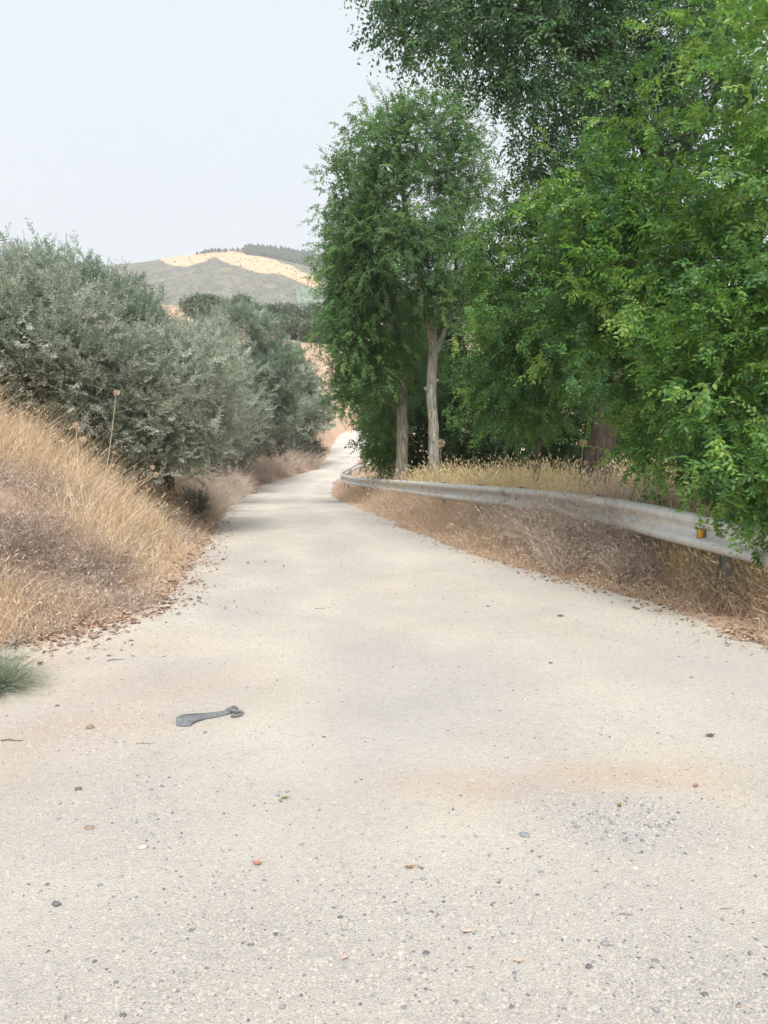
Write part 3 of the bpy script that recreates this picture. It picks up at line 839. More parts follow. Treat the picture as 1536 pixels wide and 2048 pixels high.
# ------------------------------------------------------------------ olives on the left bank
OK = dict(per_m2=15, n_spray=11, rad=.16, length=.30, nleaf=15, ll=.060, lw=.017, droop=-.12, up=.45, tvar=.35, back=.2, lo=.45, spread=.6, tw=.0016)
shrub('olive_tree', 'silvery olive tree at the left edge, standing above the golden bank grass', 'tree', at(40, 860, 10.2),
      [ell(40, 700, 9.9, 150, 145, 1.1), ell(150, 720, 9.9, 110, 120, 1.0), ell(-90, 700, 10, 120, 170, 1.1), ell(150, 830, 9.9, 90, 70, .7)], M['olive'],
      group='olive trees along the left bank', stem_r=.07, crown='crown', **dict(OK, tint=.5))
shrub('olive_tree', 'pale dusty olive tree whose foliage hangs down to the weeds nearest the road', 'tree', at(340, 960, 11.6),
      [ell(330, 800, 10.9, 130, 120, 1.1), ell(255, 860, 10.5, 90, 85, .8), ell(380, 860, 11.3, 72, 66, .8), ell(325, 900, 11, 75, 42, .6), ell(415, 765, 12.2, 55, 90, .8)], M['olive'],
      group='olive trees along the left bank', stem_r=.07, crown='crown', **dict(OK, tint=.6))
shrub('olive_tree', 'tall olive tree with upright shoots against the sky, at the far left', 'tree', at(60, 800, 13.5),
      [ell(30, 605, 13, 110, 70, 1.2), ell(130, 600, 13.2, 75, 65, 1.1), ell(-100, 620, 13, 120, 80, 1.3)], M['olive_dark'],
      group='olive trees along the left bank', stem_r=.08, crown='crown', **dict(OK, tint=.5, ll=.065, lw=.017, per_m2=10, up=.8, length=.4))
shrub('olive_tree', 'dark olive tree with upright shoots, right of the tall one at the far left', 'tree', at(260, 800, 14.5),
      [ell(232, 625, 14, 50, 62, 1.0), ell(288, 670, 14.5, 46, 62, 1.0), ell(260, 710, 13.8, 90, 70, 1.1)], M['olive_dark'],
      group='olive trees along the left bank', stem_r=.08, crown='crown', **dict(OK, tint=.45, ll=.065, lw=.017, per_m2=10, up=.8, length=.4))
shrub('olive_tree', 'feathery grey olive tree in the middle of the row, light against darker ones', 'tree', at(420, 860, 20),
      [ell(400, 735, 19.5, 58, 72, 1.1), ell(465, 810, 19.5, 34, 75, .9), ell(430, 700, 20, 42, 50, .9)], M['olive'],
      group='olive trees along the left bank', stem_r=.08, crown='crown', **dict(OK, tint=.45, ll=.075, lw=.02, per_m2=6.5, up=.7, length=.42))
shrub('olive_tree', 'dark dense olive tree with a rounded top beside the feathery grey one', 'tree', at(500, 860, 31),
      [ell(480, 685, 31, 48, 55, 1.5), ell(532, 745, 32, 52, 66, 1.5), ell(545, 820, 33, 48, 58, 1.3), ell(480, 790, 30, 45, 70, 1.3)], M['olive_dark'],
      group='olive trees along the left bank', stem_r=.1, crown='crown', **dict(OK, tint=.42, ll=.12, lw=.035, per_m2=3.6, rad=.25, length=.5))
shrub('olive_tree', 'soft grey olive tree at the end of the row above the bend', 'tree', at(590, 860, 46),
      [ell(592, 790, 46, 40, 56, 1.6), ell(628, 805, 47, 30, 42, 1.4), ell(568, 745, 46, 36, 46, 1.6), ell(600, 840, 45, 36, 30, 1.4)], M['olive'],
      group='olive trees along the left bank', stem_r=.1, crown='crown', **dict(OK, tint=.35, ll=.18, lw=.055, per_m2=2.0, rad=.3, length=.6))
shrub('olive_tree', 'small lone olive tree with a bare stem beside the road at the bend', 'tree', at(616, 905, 40),
      [ell(610, 845, 40, 30, 26, .9), ell(635, 830, 41, 24, 24, .8)], M['olive'], stem_r=.08, stems=2, crown='crown',
      **dict(OK, tint=.4, ll=.16, lw=.05, per_m2=2.6, rad=.25, length=.6))
BR = dict(OK, tint=.35, per_m2=7, up=.15, n_spray=8, tw=.005, cvar=.3)
shrub('bramble_bush', 'grey twiggy bramble under the overhanging pale olive, where the bank meets the road', 'shrub', at(445, 930, 21),
      [ell(425, 908, 21, 34, 32, .8), ell(462, 890, 24, 34, 34, .9)], M['greygreen'], group='brambles at the bend', **dict(BR, ll=.07, lw=.022, length=.35))
shrub('bramble_bush', 'tallest grey bramble at the bend, left of the lone small olive', 'shrub', at(515, 900, 29),
      [ell(500, 868, 29, 36, 34, 1.1), ell(545, 872, 33, 34, 30, 1.0)], M['greygreen'], group='brambles at the bend', **dict(BR, ll=.09, lw=.03, length=.45))
shrub('bramble_bush', 'low brownish bramble just left of the lone small olive at the bend', 'shrub', at(580, 915, 38),
      [ell(580, 893, 40, 34, 18, 1.1), ell(612, 895, 41, 28, 15, 1.0)], M['greygreen'], group='brambles at the bend', **dict(BR, ll=.11, lw=.036, length=.5, tint=.15))
shrub('roadside_bush', 'small dark grey-green bush at the left edge of the road', 'shrub', ground_at(388, 1040),
      [ell(385, 1022, 12.6, 22, 20, .22)], M['greygreen'], stem_r=.012, stems=3,
      **dict(OK, tint=.2, ll=.045, lw=.016, per_m2=40, rad=.08, length=.2))

# ------------------------------------------------------------------ olive grove on the hillside
def small_olive_meshes():
    res = []
    for k in range(4):
        es = [(np.array([R.normal(0, .5), R.normal(0, .4), 2.3 + R.normal(0, .2)]), np.array([1.6, 1.5, 1.25]) * R.uniform(.8, 1.1)) for _ in range(3)]
        cr, _ = foliage(None, '', None, es, 3.2, 7, .3, .5, 8, .30, .14, -.05, up=.3, tint=.5, tvar=.4, back=.9, lo=.6, inst=False)
        t = MB()
        tube(t, smooth_path([(0, 0, -.3), (.1, .05, .8), (-.05, .1, 1.8)], 6), np.linspace(.2, .1, 6), 7, .4, .2)
        res.append((cr.mesh('crown', M['olive_far']), t.mesh('trunk', M['bark_dark'], True)))
    return res
far_meshes = small_olive_meshes()
def far_olive(p, s, label, group):
    cm, tm = far_meshes[R.integers(4)]
    root = empty('olive_tree', p); root.scale = (s, s, s * R.uniform(.85, 1.05)); root.rotation_euler.z = R.uniform(0, 6.28)
    tag(root, label, 'tree', group)
    for n_, m_ in (('crown', cm), ('trunk', tm)):
        o = bpy.data.objects.new(n_, m_); o.parent = root; col.objects.link(o)
ORD = 'first second third fourth fifth sixth seventh eighth ninth tenth eleventh twelfth thirteenth'.split()
def hill_row(px0, py0, px1, py1, n, s, label, group, jit=4):
    for k in range(n):
        f = (k + .5) / n
        p = ground_at(px0 + (px1 - px0) * f + R.uniform(-jit, jit), py0 + (py1 - py0) * f + R.uniform(-jit, jit) * .8)
        far_olive(p, s * R.uniform(.8, 1.15), ORD[k] + ' from the left, ' + label, group)
hill_row(335, 568, 560, 590, 13, 1.0, 'round olive in the dark topmost hillside row', 'olives of the topmost hillside row')
hill_row(555, 594, 700, 608, 8, .95, 'olive in the dark hillside row running down to the elms', 'olives of the descending hillside row')
hill_row(400, 606, 545, 616, 5, .85, 'olive in the second hillside row', 'olives of the second hillside row')
hill_row(500, 656, 690, 658, 8, .85, 'olive in the middle hillside row', 'olives of the middle hillside row')
hill_row(540, 672, 690, 690, 8, .75, 'olive in the lowest hillside row above bare orange soil', 'olives of the lowest hillside row')
hill_row(500, 662, 600, 662, 4, .75, 'olive in the short row just above the lowest one', 'olives of the short hillside row')
hill_row(380, 650, 500, 650, 5, 1.0, 'hillside olive just behind the roadside olives', 'olives behind the roadside row')

# pine wood on the far ridge and scrub dots, and the distant grove
def blobs(name, pts, hs, material, tint=.5):
    mb = MB()
    for (x, y, z), h in zip(pts, hs):
        n = 5; a = np.arange(n) / n * 2 * math.pi + R.random() * 6
        w = h * .42
        rings = [(0, .3), (.35, 1.0), (.7, .75), (1.0, .05)]
        V = np.concatenate([np.stack([x + np.cos(a) * w * r * R.uniform(.7, 1.2, n), y + np.sin(a) * w * r * R.uniform(.7, 1.2, n), np.full(n, z + h * t) + R.normal(0, h * .05, n)], 1) for t, r in rings])
        q = [(r * n + i, r * n + (i + 1) % n, (r + 1) * n + (i + 1) % n, (r + 1) * n + i) for r in range(3) for i in range(n)]
        mb.add(V, q, None, R.random())
    o = mb.build(name, material)
    return o
def on_hill(px, py):
    d = np.linspace(440, 1000, 1500); a, b = slope(px, py)
    s = CAM_Z + b * d - hill_z(a * d, d)
    i = int(np.argmax(s < 0)) if (s < 0).any() else None
    return None if i is None else (a * d[i], d[i], float(hill_z(a * d[i], d[i])))
P_, H_ = [], []
for _ in range(900):
    px = R.uniform(490, 720); lo = np.interp(px, [480, 527, 575, 608, 640, 720], [505, 511, 520, 528, 540, 560])
    p = on_hill(px, R.uniform(498, lo + 3))
    if p: P_.append(p); H_.append(R.uniform(3, 6))
for x in np.arange(-340, -10, 1.3):
    if vnoise(x * .09, 1.5) > (.38 if x > -150 else .55):
        xx = x + R.normal(0, 1.5); z = hill_z(xx, 699.); P_.append((xx, 699 + R.uniform(-4, 3), float(z) - .8)); H_.append(R.uniform(1.6, 4.2))
tag(blobs('pine_wood', P_, H_, M['pine']), 'dark wood of small trees along the top of the far hill', 'wood', kind='stuff')
P_, H_ = [], []
for _ in range(420):
    p = on_hill(R.uniform(300, 700), R.uniform(505, 600))
    if p: P_.append(p); H_.append(R.uniform(.7, 1.8))
for r in range(9):
    for c_ in range(40):
        p = on_hill(590 + c_ * 4 + r, 583 + r * 3.3 + R.uniform(-.5, .5))
        if p: P_.append(p); H_.append(3.4)
tag(blobs('hill_scrub', P_, H_, M['olive_far']), 'scattered scrub and small planted trees on the far slope', 'scrub', kind='stuff')

# ------------------------------------------------------------------ dry grass and weeds
def grass(name, label, x, y, h, w, material, tint, lean=.25, heads=.5, kind_cat='grass', curl=.3, head_l=.055, head_w=.010, zoff=0):
    n = len(x)
    z = height(x, y) - .01 + zoff
    A = np.stack([x, y, z], 1)
    th = R.uniform(0, 2 * math.pi, n)
    L_ = lean * R.normal(1, .5, n)
    dv = np.stack([np.cos(th) * L_, np.sin(th) * L_, np.ones(n)], 1)
    B = A + dv * (h * .55)[:, None]
    cv = np.stack([np.cos(th), np.sin(th), np.zeros(n)], 1) * (curl * h * R.random(n))[:, None]
    C = A + dv * h[:, None] + cv - [0, 0, 1] * (curl * .3 * h * R.random(n))[:, None]
    B[:, 2] = np.maximum(B[:, 2], height(B[:, 0], B[:, 1]) + .25 * h); C[:, 2] = np.maximum(C[:, 2], height(C[:, 0], C[:, 1]) + .35 * h)
    mb = MB()
    ribbons(mb, A, B, C, w, np.clip(tint, 0, 1))
    m = R.random(n) < heads
    if m.any():
        d = norm(C[m] - B[m] + R.normal(0, .02, (m.sum(), 3)) + [0, 0, -.01])
        s = norm(np.cross(d, norm(R.normal(size=d.shape)))); nr = np.cross(s, d)
        k = R.uniform(.6, 1.4, m.sum()) * (w[m] / .0016) ** .5
        add_leaves(mb, C[m] - d * .02, d, s, nr, head_l * k, head_w * k, np.clip(tint[m] + R.uniform(0, .35, m.sum()), 0, 1))
    o = mb.build(name, material)
    return tag(o, label, kind_cat, kind='stuff')

def sample_left(n, y0, y1, t0, t1, p=1.3):
    u = R.random(n)
    y = (y0 ** (1 - p) + u * (y1 ** (1 - p) - y0 ** (1 - p))) ** (1 / (1 - p))
    t = R.uniform(t0, t1, n)
    return np.interp(y, _ly, _lx) - t, y, t
def sample_right(n, y0, y1, t0, t1, p=1.3):
    u = R.random(n)
    y = (y0 ** (1 - p) + u * (y1 ** (1 - p) - y0 ** (1 - p))) ** (1 / (1 - p))
    t = R.uniform(t0, t1, n)
    return xr(y) + t, y, t

GX = lambda x, y: fbm(x * .9 + 5, y * .55, 3)
# golden grass, left bank
def gold_patch(x, y):
    """1 where golden grass grows on the left bank, 0 where the mauve weeds have taken over"""
    m = fbm(x * 1.5 + 5, y * 1.0, 4) + .15
    for px, py, rx, ry, k in ((10, 1050, .55, .6, .5), (130, 1150, .5, .4, .45), (220, 1190, .3, .3, .3), (0, 960, .3, .6, .35), (340, 985, .6, .9, .35), (410, 1030, .4, .7, .25)):
        c = ground_at(px, py)
        m = m - k * np.exp(-((x - c[0]) / rx) ** 2 - ((y - c[1]) / ry) ** 2)
    return sstep(.36, .58, m)
x, y, t = sample_left(70000, 5.0, 22, .12, 4.2, 1.9)
gold = gold_patch(x, y)
keep = (R.random(len(x)) < .30 + .70 * gold) & (R.random(len(x)) < .3 + .7 * sstep(0, .7, t)) & (fbm(x * 3, y * 3, 2) > .3)
x, y, t, gold = x[keep], y[keep], t[keep], gold[keep]
hh = (.12 + .32 * sstep(.1, 1.0, t)) * R.uniform(.35, 1.25, len(x)) * (.55 + .5 * gold) * (.55 + .9 * fbm(x * 2.6, y * 2.6 + 3, 2))
grass('dry_grass', 'golden dry grass covering the bank left of the road', x, y, hh, np.full(len(x), .0017) * (1 + y / 12), M['straw'],
      .22 + .42 * gold + R.normal(0, .18, len(x)) + .3 * (fbm(x * 2, y * 2, 2) - .5), .42, .33, head_w=.006, head_l=.035, curl=.5)
# mauve-brown dead weeds, left bank
def mounds(n, cx, cy, rx, ry, hgt, per, length, emin=.15):
    """weed cushions: stems arching out of centres"""
    cx, cy, rx, hgt = map(lambda a: np.broadcast_to(np.asarray(a, float), (n,)), (cx, cy, rx, hgt))
    i = np.repeat(np.arange(n), per)
    m = len(i)
    th = R.uniform(0, 2 * math.pi, m); rr = np.sqrt(R.random(m))
    bx = cx[i] + np.cos(th) * rr * rx[i] * .6; by = cy[i] + np.sin(th) * rr * rx[i] * .6
    A = np.stack([bx, by, height(bx, by)], 1)
    el_ = R.uniform(emin, 1.4, m)
    th2 = th + R.normal(0, .8, m)
    d = np.stack([np.cos(th2) * np.cos(el_), np.sin(th2) * np.cos(el_), np.sin(el_)], 1)
    l = length * R.uniform(.4, 1.1, m) * (hgt[i] / .45)
    B = A + d * (l * .55)[:, None]
    C = B + norm(d + [0, 0, -.5] + R.normal(0, .35, (m, 3))) * (l * .5)[:, None]
    C[:, 2] = np.maximum(C[:, 2], height(C[:, 0], C[:, 1]) + .01)
    return A, B, C
def weeds(name, label, A, B, C, w, tint, material, bits=2):
    mb = MB(); n = len(A)
    ribbons(mb, A, B, C, w, np.clip(tint, 0, 1))
    for _ in range(bits):                      # side twigs and dry bracts
        f = R.uniform(.2, 1, n)[:, None]
        s = B + (C - B) * f
        e = s + norm(C - B + R.normal(0, .06, (n, 3)) + R.normal(0, .6, (n, 3)) * np.linalg.norm(C - B, axis=1)[:, None]) * R.uniform(.03, .13, (n, 1))
        ribbons(mb, s, (s + e) / 2 + R.normal(0, .004, (n, 3)), e, w * .8, np.clip(tint + R.normal(0, .1, n), 0, 1))
    d = norm(R.normal(size=(n, 3))); s_ = norm(np.cross(d, norm(R.normal(size=(n, 3)))))
    add_leaves(mb, C, d, s_, np.cross(s_, d), R.uniform(.01, .028, n), R.uniform(.005, .014, n), np.clip(tint + .2, 0, 1))
    return tag(mb.build(name, material), label, 'weeds', kind='stuff')

x, y, t = sample_left(2100, 4.9, 24, .1, 4.6, 1.7)
keep = R.random(len(x)) < .28 + .72 * (1 - gold_patch(x, y))
x, y = x[keep], y[keep]
A, B, C = mounds(len(x), x, y, .16, .16, .34 * R.uniform(.6, 1.2, len(x)), 26, .38)
weeds('dead_weeds', 'mauve-brown dead weeds tangled on the left bank', A, B, C, .0014 * (1 + A[:, 1] / 12), R.uniform(.2, .75, len(A)), M['weed'], 2)
mx, my = [], []
for px, py, n_, r in ((300, 985, 9, .5), (370, 1005, 8, .5), (420, 985, 7, .6), (90, 1090, 6, .25), (30, 1120, 5, .2), (230, 1140, 5, .25), (140, 1010, 5, .3), (460, 975, 8, .8), (350, 960, 9, .5), (400, 965, 9, .6), (440, 990, 7, .5), (500, 962, 9, .9)):
    c = ground_at(px, py)
    for _ in range(n_): mx.append(c[0] + R.normal(0, r * .5)); my.append(c[1] + R.normal(0, r * .7))
A, B, C = mounds(len(mx), mx, my, .12, .12, .42, 60, .42, .5)
weeds('dead_weeds', 'dark reddish stalks of dead weeds below the olives on the left bank', A, B, C, .0016 * (1 + A[:, 1] / 12), R.uniform(0, .3, len(A)), M['weed'], 2)
mx, my, mr, mh = [], [], [], []
for f in np.linspace(0, 1, 60):
    y_ = 13.5 * (40 / 13.5) ** f
    for _ in range(3):
        yy = y_ + R.normal(0, .5); mx.append(float(np.interp(yy, _ly, _lx)) - R.uniform(.15, 1.5)); my.append(yy)
        mr.append(R.uniform(.25, .5)); mh.append(R.uniform(.35, .6) * (1 + y_ / 60))
A, B, C = mounds(len(mx), mx, my, mr, None, mh, 150, .6, .5)
weeds('dead_weeds', 'pale brown dead weeds fringing the road below the olives and brambles', A, B, C, .0016 * (1 + A[:, 1] / 14), R.uniform(.35, 1, len(A)), M['weed'], 1)
# right verge, road side of the rail
x, y, t = sample_right(30000, 3.2, 27, -.03, 1.0, 1.5)
g = fbm(x * 1.1 + 2, y * .9, 3)
keep = (R.random(len(x)) < .25 + .75 * sstep(.4, .55, g)) & (fbm(x * 3 + 1, y * 3, 2) > .33)
x, y, t = x[keep], y[keep], t[keep]
hh = (.09 + .42 * sstep(.0, .7, t)) * R.uniform(.3, 1.25, len(x)) * (.45 + 1.0 * fbm(x * 2.2, y * 2.2 + 6, 2))
grass('dry_grass', 'straw-coloured dry grass along the road side of the guardrail', x, y, hh, .0014 * (1 + y / 12), M['straw'], .38 + R.normal(0, .2, len(x)), .5, .4, head_w=.007, curl=.6)
mx, my, mr, mh = [], [], [], []
for px, py, r, h, n in ((1330, 1100, .30, .86, 5), (1285, 1098, .30, .92, 5), (1225, 1100, .32, .80, 5), (1160, 1094, .32, .74, 5), (1100, 1086, .32, .64, 5), (1050, 1073, .30, .56, 4), (1380, 1150, .26, .40, 2),
                        (1000, 1060, .28, .44, 3), (1160, 1130, .25, .42, 4), (1060, 1105, .25, .36, 3), (1250, 1155, .25, .40, 3),
                        (860, 1035, .25, .28, 3), (770, 1015, .3, .28, 3), (1490, 1190, .25, .36, 3), (700, 990, .3, .3, 3)):
    c = ground_at(px, py)
    for _ in range(n):
        mx.append(c[0] + R.normal(0, r * .6)); my.append(c[1] + R.normal(0, r * .9)); mr.append(r * R.uniform(.5, 1)); mh.append(h * R.uniform(.7, 1.15))
A, B, C = mounds(len(mx), mx, my, mr, None, mh, 330, .50, .55)
weeds('dead_weeds', 'reddish-brown tangle of dead weeds leaning on the guardrail', A, B, C, .0014 * (1 + A[:, 1] / 12), R.uniform(.3, .95, len(A)), M['weed'], 2)
# behind the rail
def rail_x(y): return np.interp(y, RAILY, RAILX)
RPX = [(2600, 1280, 2.4), (1985, 1140, 3.5), (1760, 1100, 4.4), (1640, 1084, 5.1), (1536, 1057, 5.9), (1350, 1018, 6.75), (1240, 999, 7.9), (1100, 982, 9.5), (1000, 974, 11.5), (880, 966, 14.0), (800, 960.5, 18.0),
       (740, 957, 23), (705, 953, 26.5), (687, 949, 29), (683, 946, 30.5), (686, 943, 32.5), (700, 936, 35.5), (722, 925, 38), (760, 916, 42)]
RAIL = np.array([at(*p) for p in RPX])
RAILX = np.interp(np.linspace(3, 30, 200), RAIL[:14, 1], RAIL[:14, 0]); RAILY = np.linspace(3, 30, 200)
u = R.random(30000); y = 5.5 * (27 / 5.5) ** u
x = rail_x(y) + .12 + R.random(len(y)) ** 1.4 * 3.2
keep = fbm(x * 2.2 + 7, y * 1.6, 3) > .38
x, y = x[keep], y[keep]
hh = R.uniform(.14, .72, len(x)) * (.35 + 1.25 * fbm(x * 1.4, y * 1.4 + 4, 3)) * (1 - .35 * sstep(7.8, 6, y))
grass('dry_grass', 'tall golden grass standing behind the guardrail under the trees', x, y, hh, .0016 * (1 + y / 11), M['straw_gold'], .55 + R.normal(0, .2, len(x)), .22, .8, head_l=.05, head_w=.014)
# grass at far bends and the bare slope
x, y, t = sample_left(30000, 14, 58, .03, 4.5, 1.2)
grass('dry_grass', 'distant dry grass fringing the left of the road at the bend', x, y, R.uniform(.15, .75, len(x)) * (.4 + .6 * sstep(0, 1, t)), .0022 * (1 + y / 30), M['straw'], .22 + R.normal(0, .15, len(x)), .3, .4)
x, y, t = sample_right(9000, 20, 58, .02, 3.5, 1.2)
grass('dry_grass', 'distant dry grass on the inside of the bend', x, y, R.uniform(.12, .45, len(x)) * (.5 + .5 * sstep(0, 1, t)), .003 + 0 * y, M['straw'], .35 + R.normal(0, .15, len(x)), .3, .4)
x = R.uniform(-22, 4, 9000); y = R.uniform(62, 92, 9000)
k_ = x < np.interp(y, _ly, _lx) - .5
grass('dry_grass', 'pale dry grass on the bare orange slope above the bend', x[k_], y[k_], R.uniform(.2, .6, k_.sum()), np.full(k_.sum(), .012), M['straw'], .5 + R.normal(0, .2, k_.sum()), .4, 0)

# ------------------------------------------------------------------ leaf litter along the edges
def litter(name, label, x, y, ll, cat='leaf litter'):
    n = len(x); mb = MB()
    z = height(x, y) + R.uniform(.002, .014, n)
    th = R.uniform(0, 6.28, n); d = norm(np.stack([np.cos(th), np.sin(th), R.normal(0, .3, n)], 1))
    s = norm(np.cross(d, [0, 0, 1.] + R.normal(0, .35, (n, 3)))); nr = np.cross(s, d)
    add_leaves(mb, np.stack([x, y, z], 1), d, s, nr * 2.2, ll, ll * R.uniform(.3, .6, n), R.random(n), True)
    return tag(mb.build(name, M['litter']), label, cat, kind='stuff')
x1, y1, t1 = sample_left(5200, 4.75, 16, -.35, .7, 1.9)
k = R.random(len(x1)) < np.exp(-((t1 - .12) / .3) ** 2)
litter('leaf_litter', 'brown fallen leaves along the left edge of the road', x1[k], y1[k], R.uniform(.010, .045, k.sum()) ** 1.0)
cx_, cy_ = [], []
for px, py, n_, r in ((60, 1275, 90, .22), (130, 1262, 90, .2), (190, 1245, 70, .2), (260, 1225, 90, .22), (320, 1205, 70, .2), (350, 1170, 50, .2), (100, 1300, 60, .3), (20, 1290, 60, .25), (385, 1130, 40, .3)):
    c = ground_at(px, py); cx_.append(c[0] + R.normal(0, r, n_)); cy_.append(c[1] + R.normal(0, r * .5, n_))
cx_, cy_ = np.concatenate(cx_), np.concatenate(cy_)
litter('leaf_litter', 'curled brown leaves drifted at the foot of the left bank', cx_, cy_, R.uniform(.025, .07, len(cx_)))
cx_, cy_ = [], []
for px, py, n_, r in ((1370, 1195, 60, .2), (1420, 1225, 60, .2), (1330, 1215, 40, .2), (1500, 1275, 60, .2), (1130, 1165, 30, .15), (1240, 1180, 30, .2)):
    c = ground_at(px, py); cx_.append(c[0] + R.normal(0, r, n_)); cy_.append(c[1] + R.normal(0, r * .5, n_))
cx_, cy_ = np.concatenate(cx_), np.concatenate(cy_)
litter('leaf_litter', 'curled brown leaves drifted at the edge of the right verge', cx_, cy_, R.uniform(.02, .06, len(cx_)))
x1, y1, t1 = sample_right(3600, 3.2, 14, -.35, .6, 1.9)
k = R.random(len(x1)) < np.exp(-((t1 - .05) / .25) ** 2)
litter('leaf_litter', 'brown fallen leaves along the right edge of the road', x1[k], y1[k], R.uniform(.010, .045, k.sum()) ** 1.0)

def straws(name, label, x, y):
    n = len(x); th = R.uniform(0, 6.28, n); l = R.uniform(.03, .16, n)
    dx, dy = np.cos(th) * l, np.sin(th) * l
    A = np.stack([x, y, height(x, y) + R.uniform(.002, .01, n)], 1)
    C = np.stack([x + dx, y + dy, height(x + dx, y + dy) + R.uniform(.002, .012, n)], 1)
    mb = MB(); ribbons(mb, A, (A + C) / 2 + R.normal(0, .006, (n, 3)) + [0, 0, .006], C, .0013 * (1 + y / 14), np.clip(R.normal(.5, .25, n), 0, 1))
    tag(mb.build(name, M['straw']), label, 'straw', kind='stuff')
x1, y1, t1 = sample_left(9000, 4.7, 24, -.55, .8, 1.8)
k = R.random(len(x1)) < np.exp(-((t1 - .15) / .32) ** 2) * (.3 + fbm(x1 * 3, y1 * 3, 2))
straws('dry_straw', 'broken straw strewn on the left edge of the road', x1[k], y1[k])
x1, y1, t1 = sample_right(9000, 3.1, 24, -.5, .7, 1.8)
k = R.random(len(x1)) < np.exp(-((t1 - .12) / .28) ** 2) * (.3 + fbm(x1 * 3, y1 * 3, 2))
straws('dry_straw', 'broken straw strewn on the right edge of the road', x1[k], y1[k])

# ------------------------------------------------------------------ gravel
ico = np.array([(0, 0, 1), (.89, 0, .45), (.28, .85, .45), (-.72, .53, .45), (-.72, -.53, .45), (.28, -.85, .45), (.72, .53, -.45), (-.28, .85, -.45), (-.89, 0, -.45), (-.28, -.85, -.45), (.72, -.53, -.45), (0, 0, -1)])
icof = [(0, 1, 2), (0, 2, 3), (0, 3, 4), (0, 4, 5), (0, 5, 1), (1, 6, 2), (2, 7, 3), (3, 8, 4), (4, 9, 5), (5, 10, 1), (2, 6, 7), (3, 7, 8), (4, 8, 9), (5, 9, 10), (1, 10, 6), (11, 7, 6), (11, 8, 7), (11, 9, 8), (11, 10, 9), (11, 6, 10)]
_a = np.arange(6) / 6 * 2 * math.pi
dome = np.concatenate([np.stack([np.cos(_a), np.sin(_a), 0 * _a - .2], 1), [(.15, .1, .8)]]); domef = [(k, (k + 1) % 6, 6) for k in range(6)]
def grav_mat():
    m, ns, ls = mat('gravel_stones')
    a = ns.new('ShaderNodeAttribute'); a.attribute_name = 'tint'
    c = ramp(ns, ls, a.outputs['Fac'], [(0, (.13, .13, .135)), (.2, (.26, .255, .26)), (.45, (.38, .36, .335)), (.65, (.46, .425, .38)), (.82, (.46, .39, .33)), (1, (.57, .535, .49))])
    p = principled(ns, ls, c, .9, spec=.2); out(ns, ls, p.outputs[0]); return m
M['gravel'] = grav_mat()
def gravel(n):
    u = R.random(n); y = 1.6 * (18 / 1.6) ** (u ** 1.4)
    f = R.random(n)
    a, b = np.maximum(np.interp(y, _ly, _lx), -.62 * y - .6), np.minimum(xr(y), .62 * y + .6)
    a = np.where(y < 4.7, -.62 * y - .6, a)
    x = a + (b - a) * f
    den = fbm(x * 1.4, y * 1.1, 4)
    trk = np.exp(-((f - .36) / .07) ** 2) + np.exp(-((f - .70) / .08) ** 2)
    keep = (R.random(n) < .3 + .7 * sstep(.4, .6, den)) & (R.random(n) > .6 * trk * (y > 4))
    x, y = x[keep], y[keep]
    for px, py, rx, ry, m in ((1230, 1640, .22, .13, 2600), (880, 1790, .22, .12, 900), (250, 1640, .45, .25, 1500), (720, 1860, .6, .2, 2200), (1340, 1960, .4, .15, 1500),
                              (230, 1480, .2, .12, 500), (1050, 1700, .25, .1, 800), (690, 1165, .4, .8, 900), (1010, 1260, .4, .6, 800)):
        c = ground_at(px, py); x = np.append(x, c[0] + R.normal(0, rx, m)); y = np.append(y, c[1] + R.normal(0, ry, m))
    ok = (y > 1.55) & (x > np.interp(y, _ly, _lx) - 3 * (y < 4.6)) & (x < xr(y)); x, y = x[ok], y[ok]; n = len(x)
    s = np.exp(R.normal(math.log(.0030), .5, n)) * (1 + y * .06)
    s = np.clip(s, .0015, .013)
    s = s[:, None] * R.uniform(.6, 1.3, (n, 3)) * [1, 1, .8]
    th = R.uniform(0, 6.28, n); c_, s_ = np.cos(th), np.sin(th)
    V = dome[None] * s[:, None] * R.uniform(.62, 1.2, (n, 7, 1))
    V = np.stack([V[..., 0] * c_[:, None] - V[..., 1] * s_[:, None], V[..., 0] * s_[:, None] + V[..., 1] * c_[:, None], V[..., 2]], -1)
    P = np.stack([x, y, height(x, y) + .0006], 1)
    V = V + P[:, None]
    k = np.arange(n)[:, None] * 7
    F_ = np.concatenate([k + list(t) for t in domef])
    mb = MB(); mb.add(V.reshape(-1, 3), None, F_, np.repeat(np.where(R.random(n) < .15, R.uniform(.0, .4, n), np.clip(R.normal(.62, .13, n), 0, 1)), 7))
    tag(mb.build('gravel', M['gravel'], smooth=False), 'loose small gravel scattered over the pale road', 'gravel', kind='stuff')
gravel(105000)

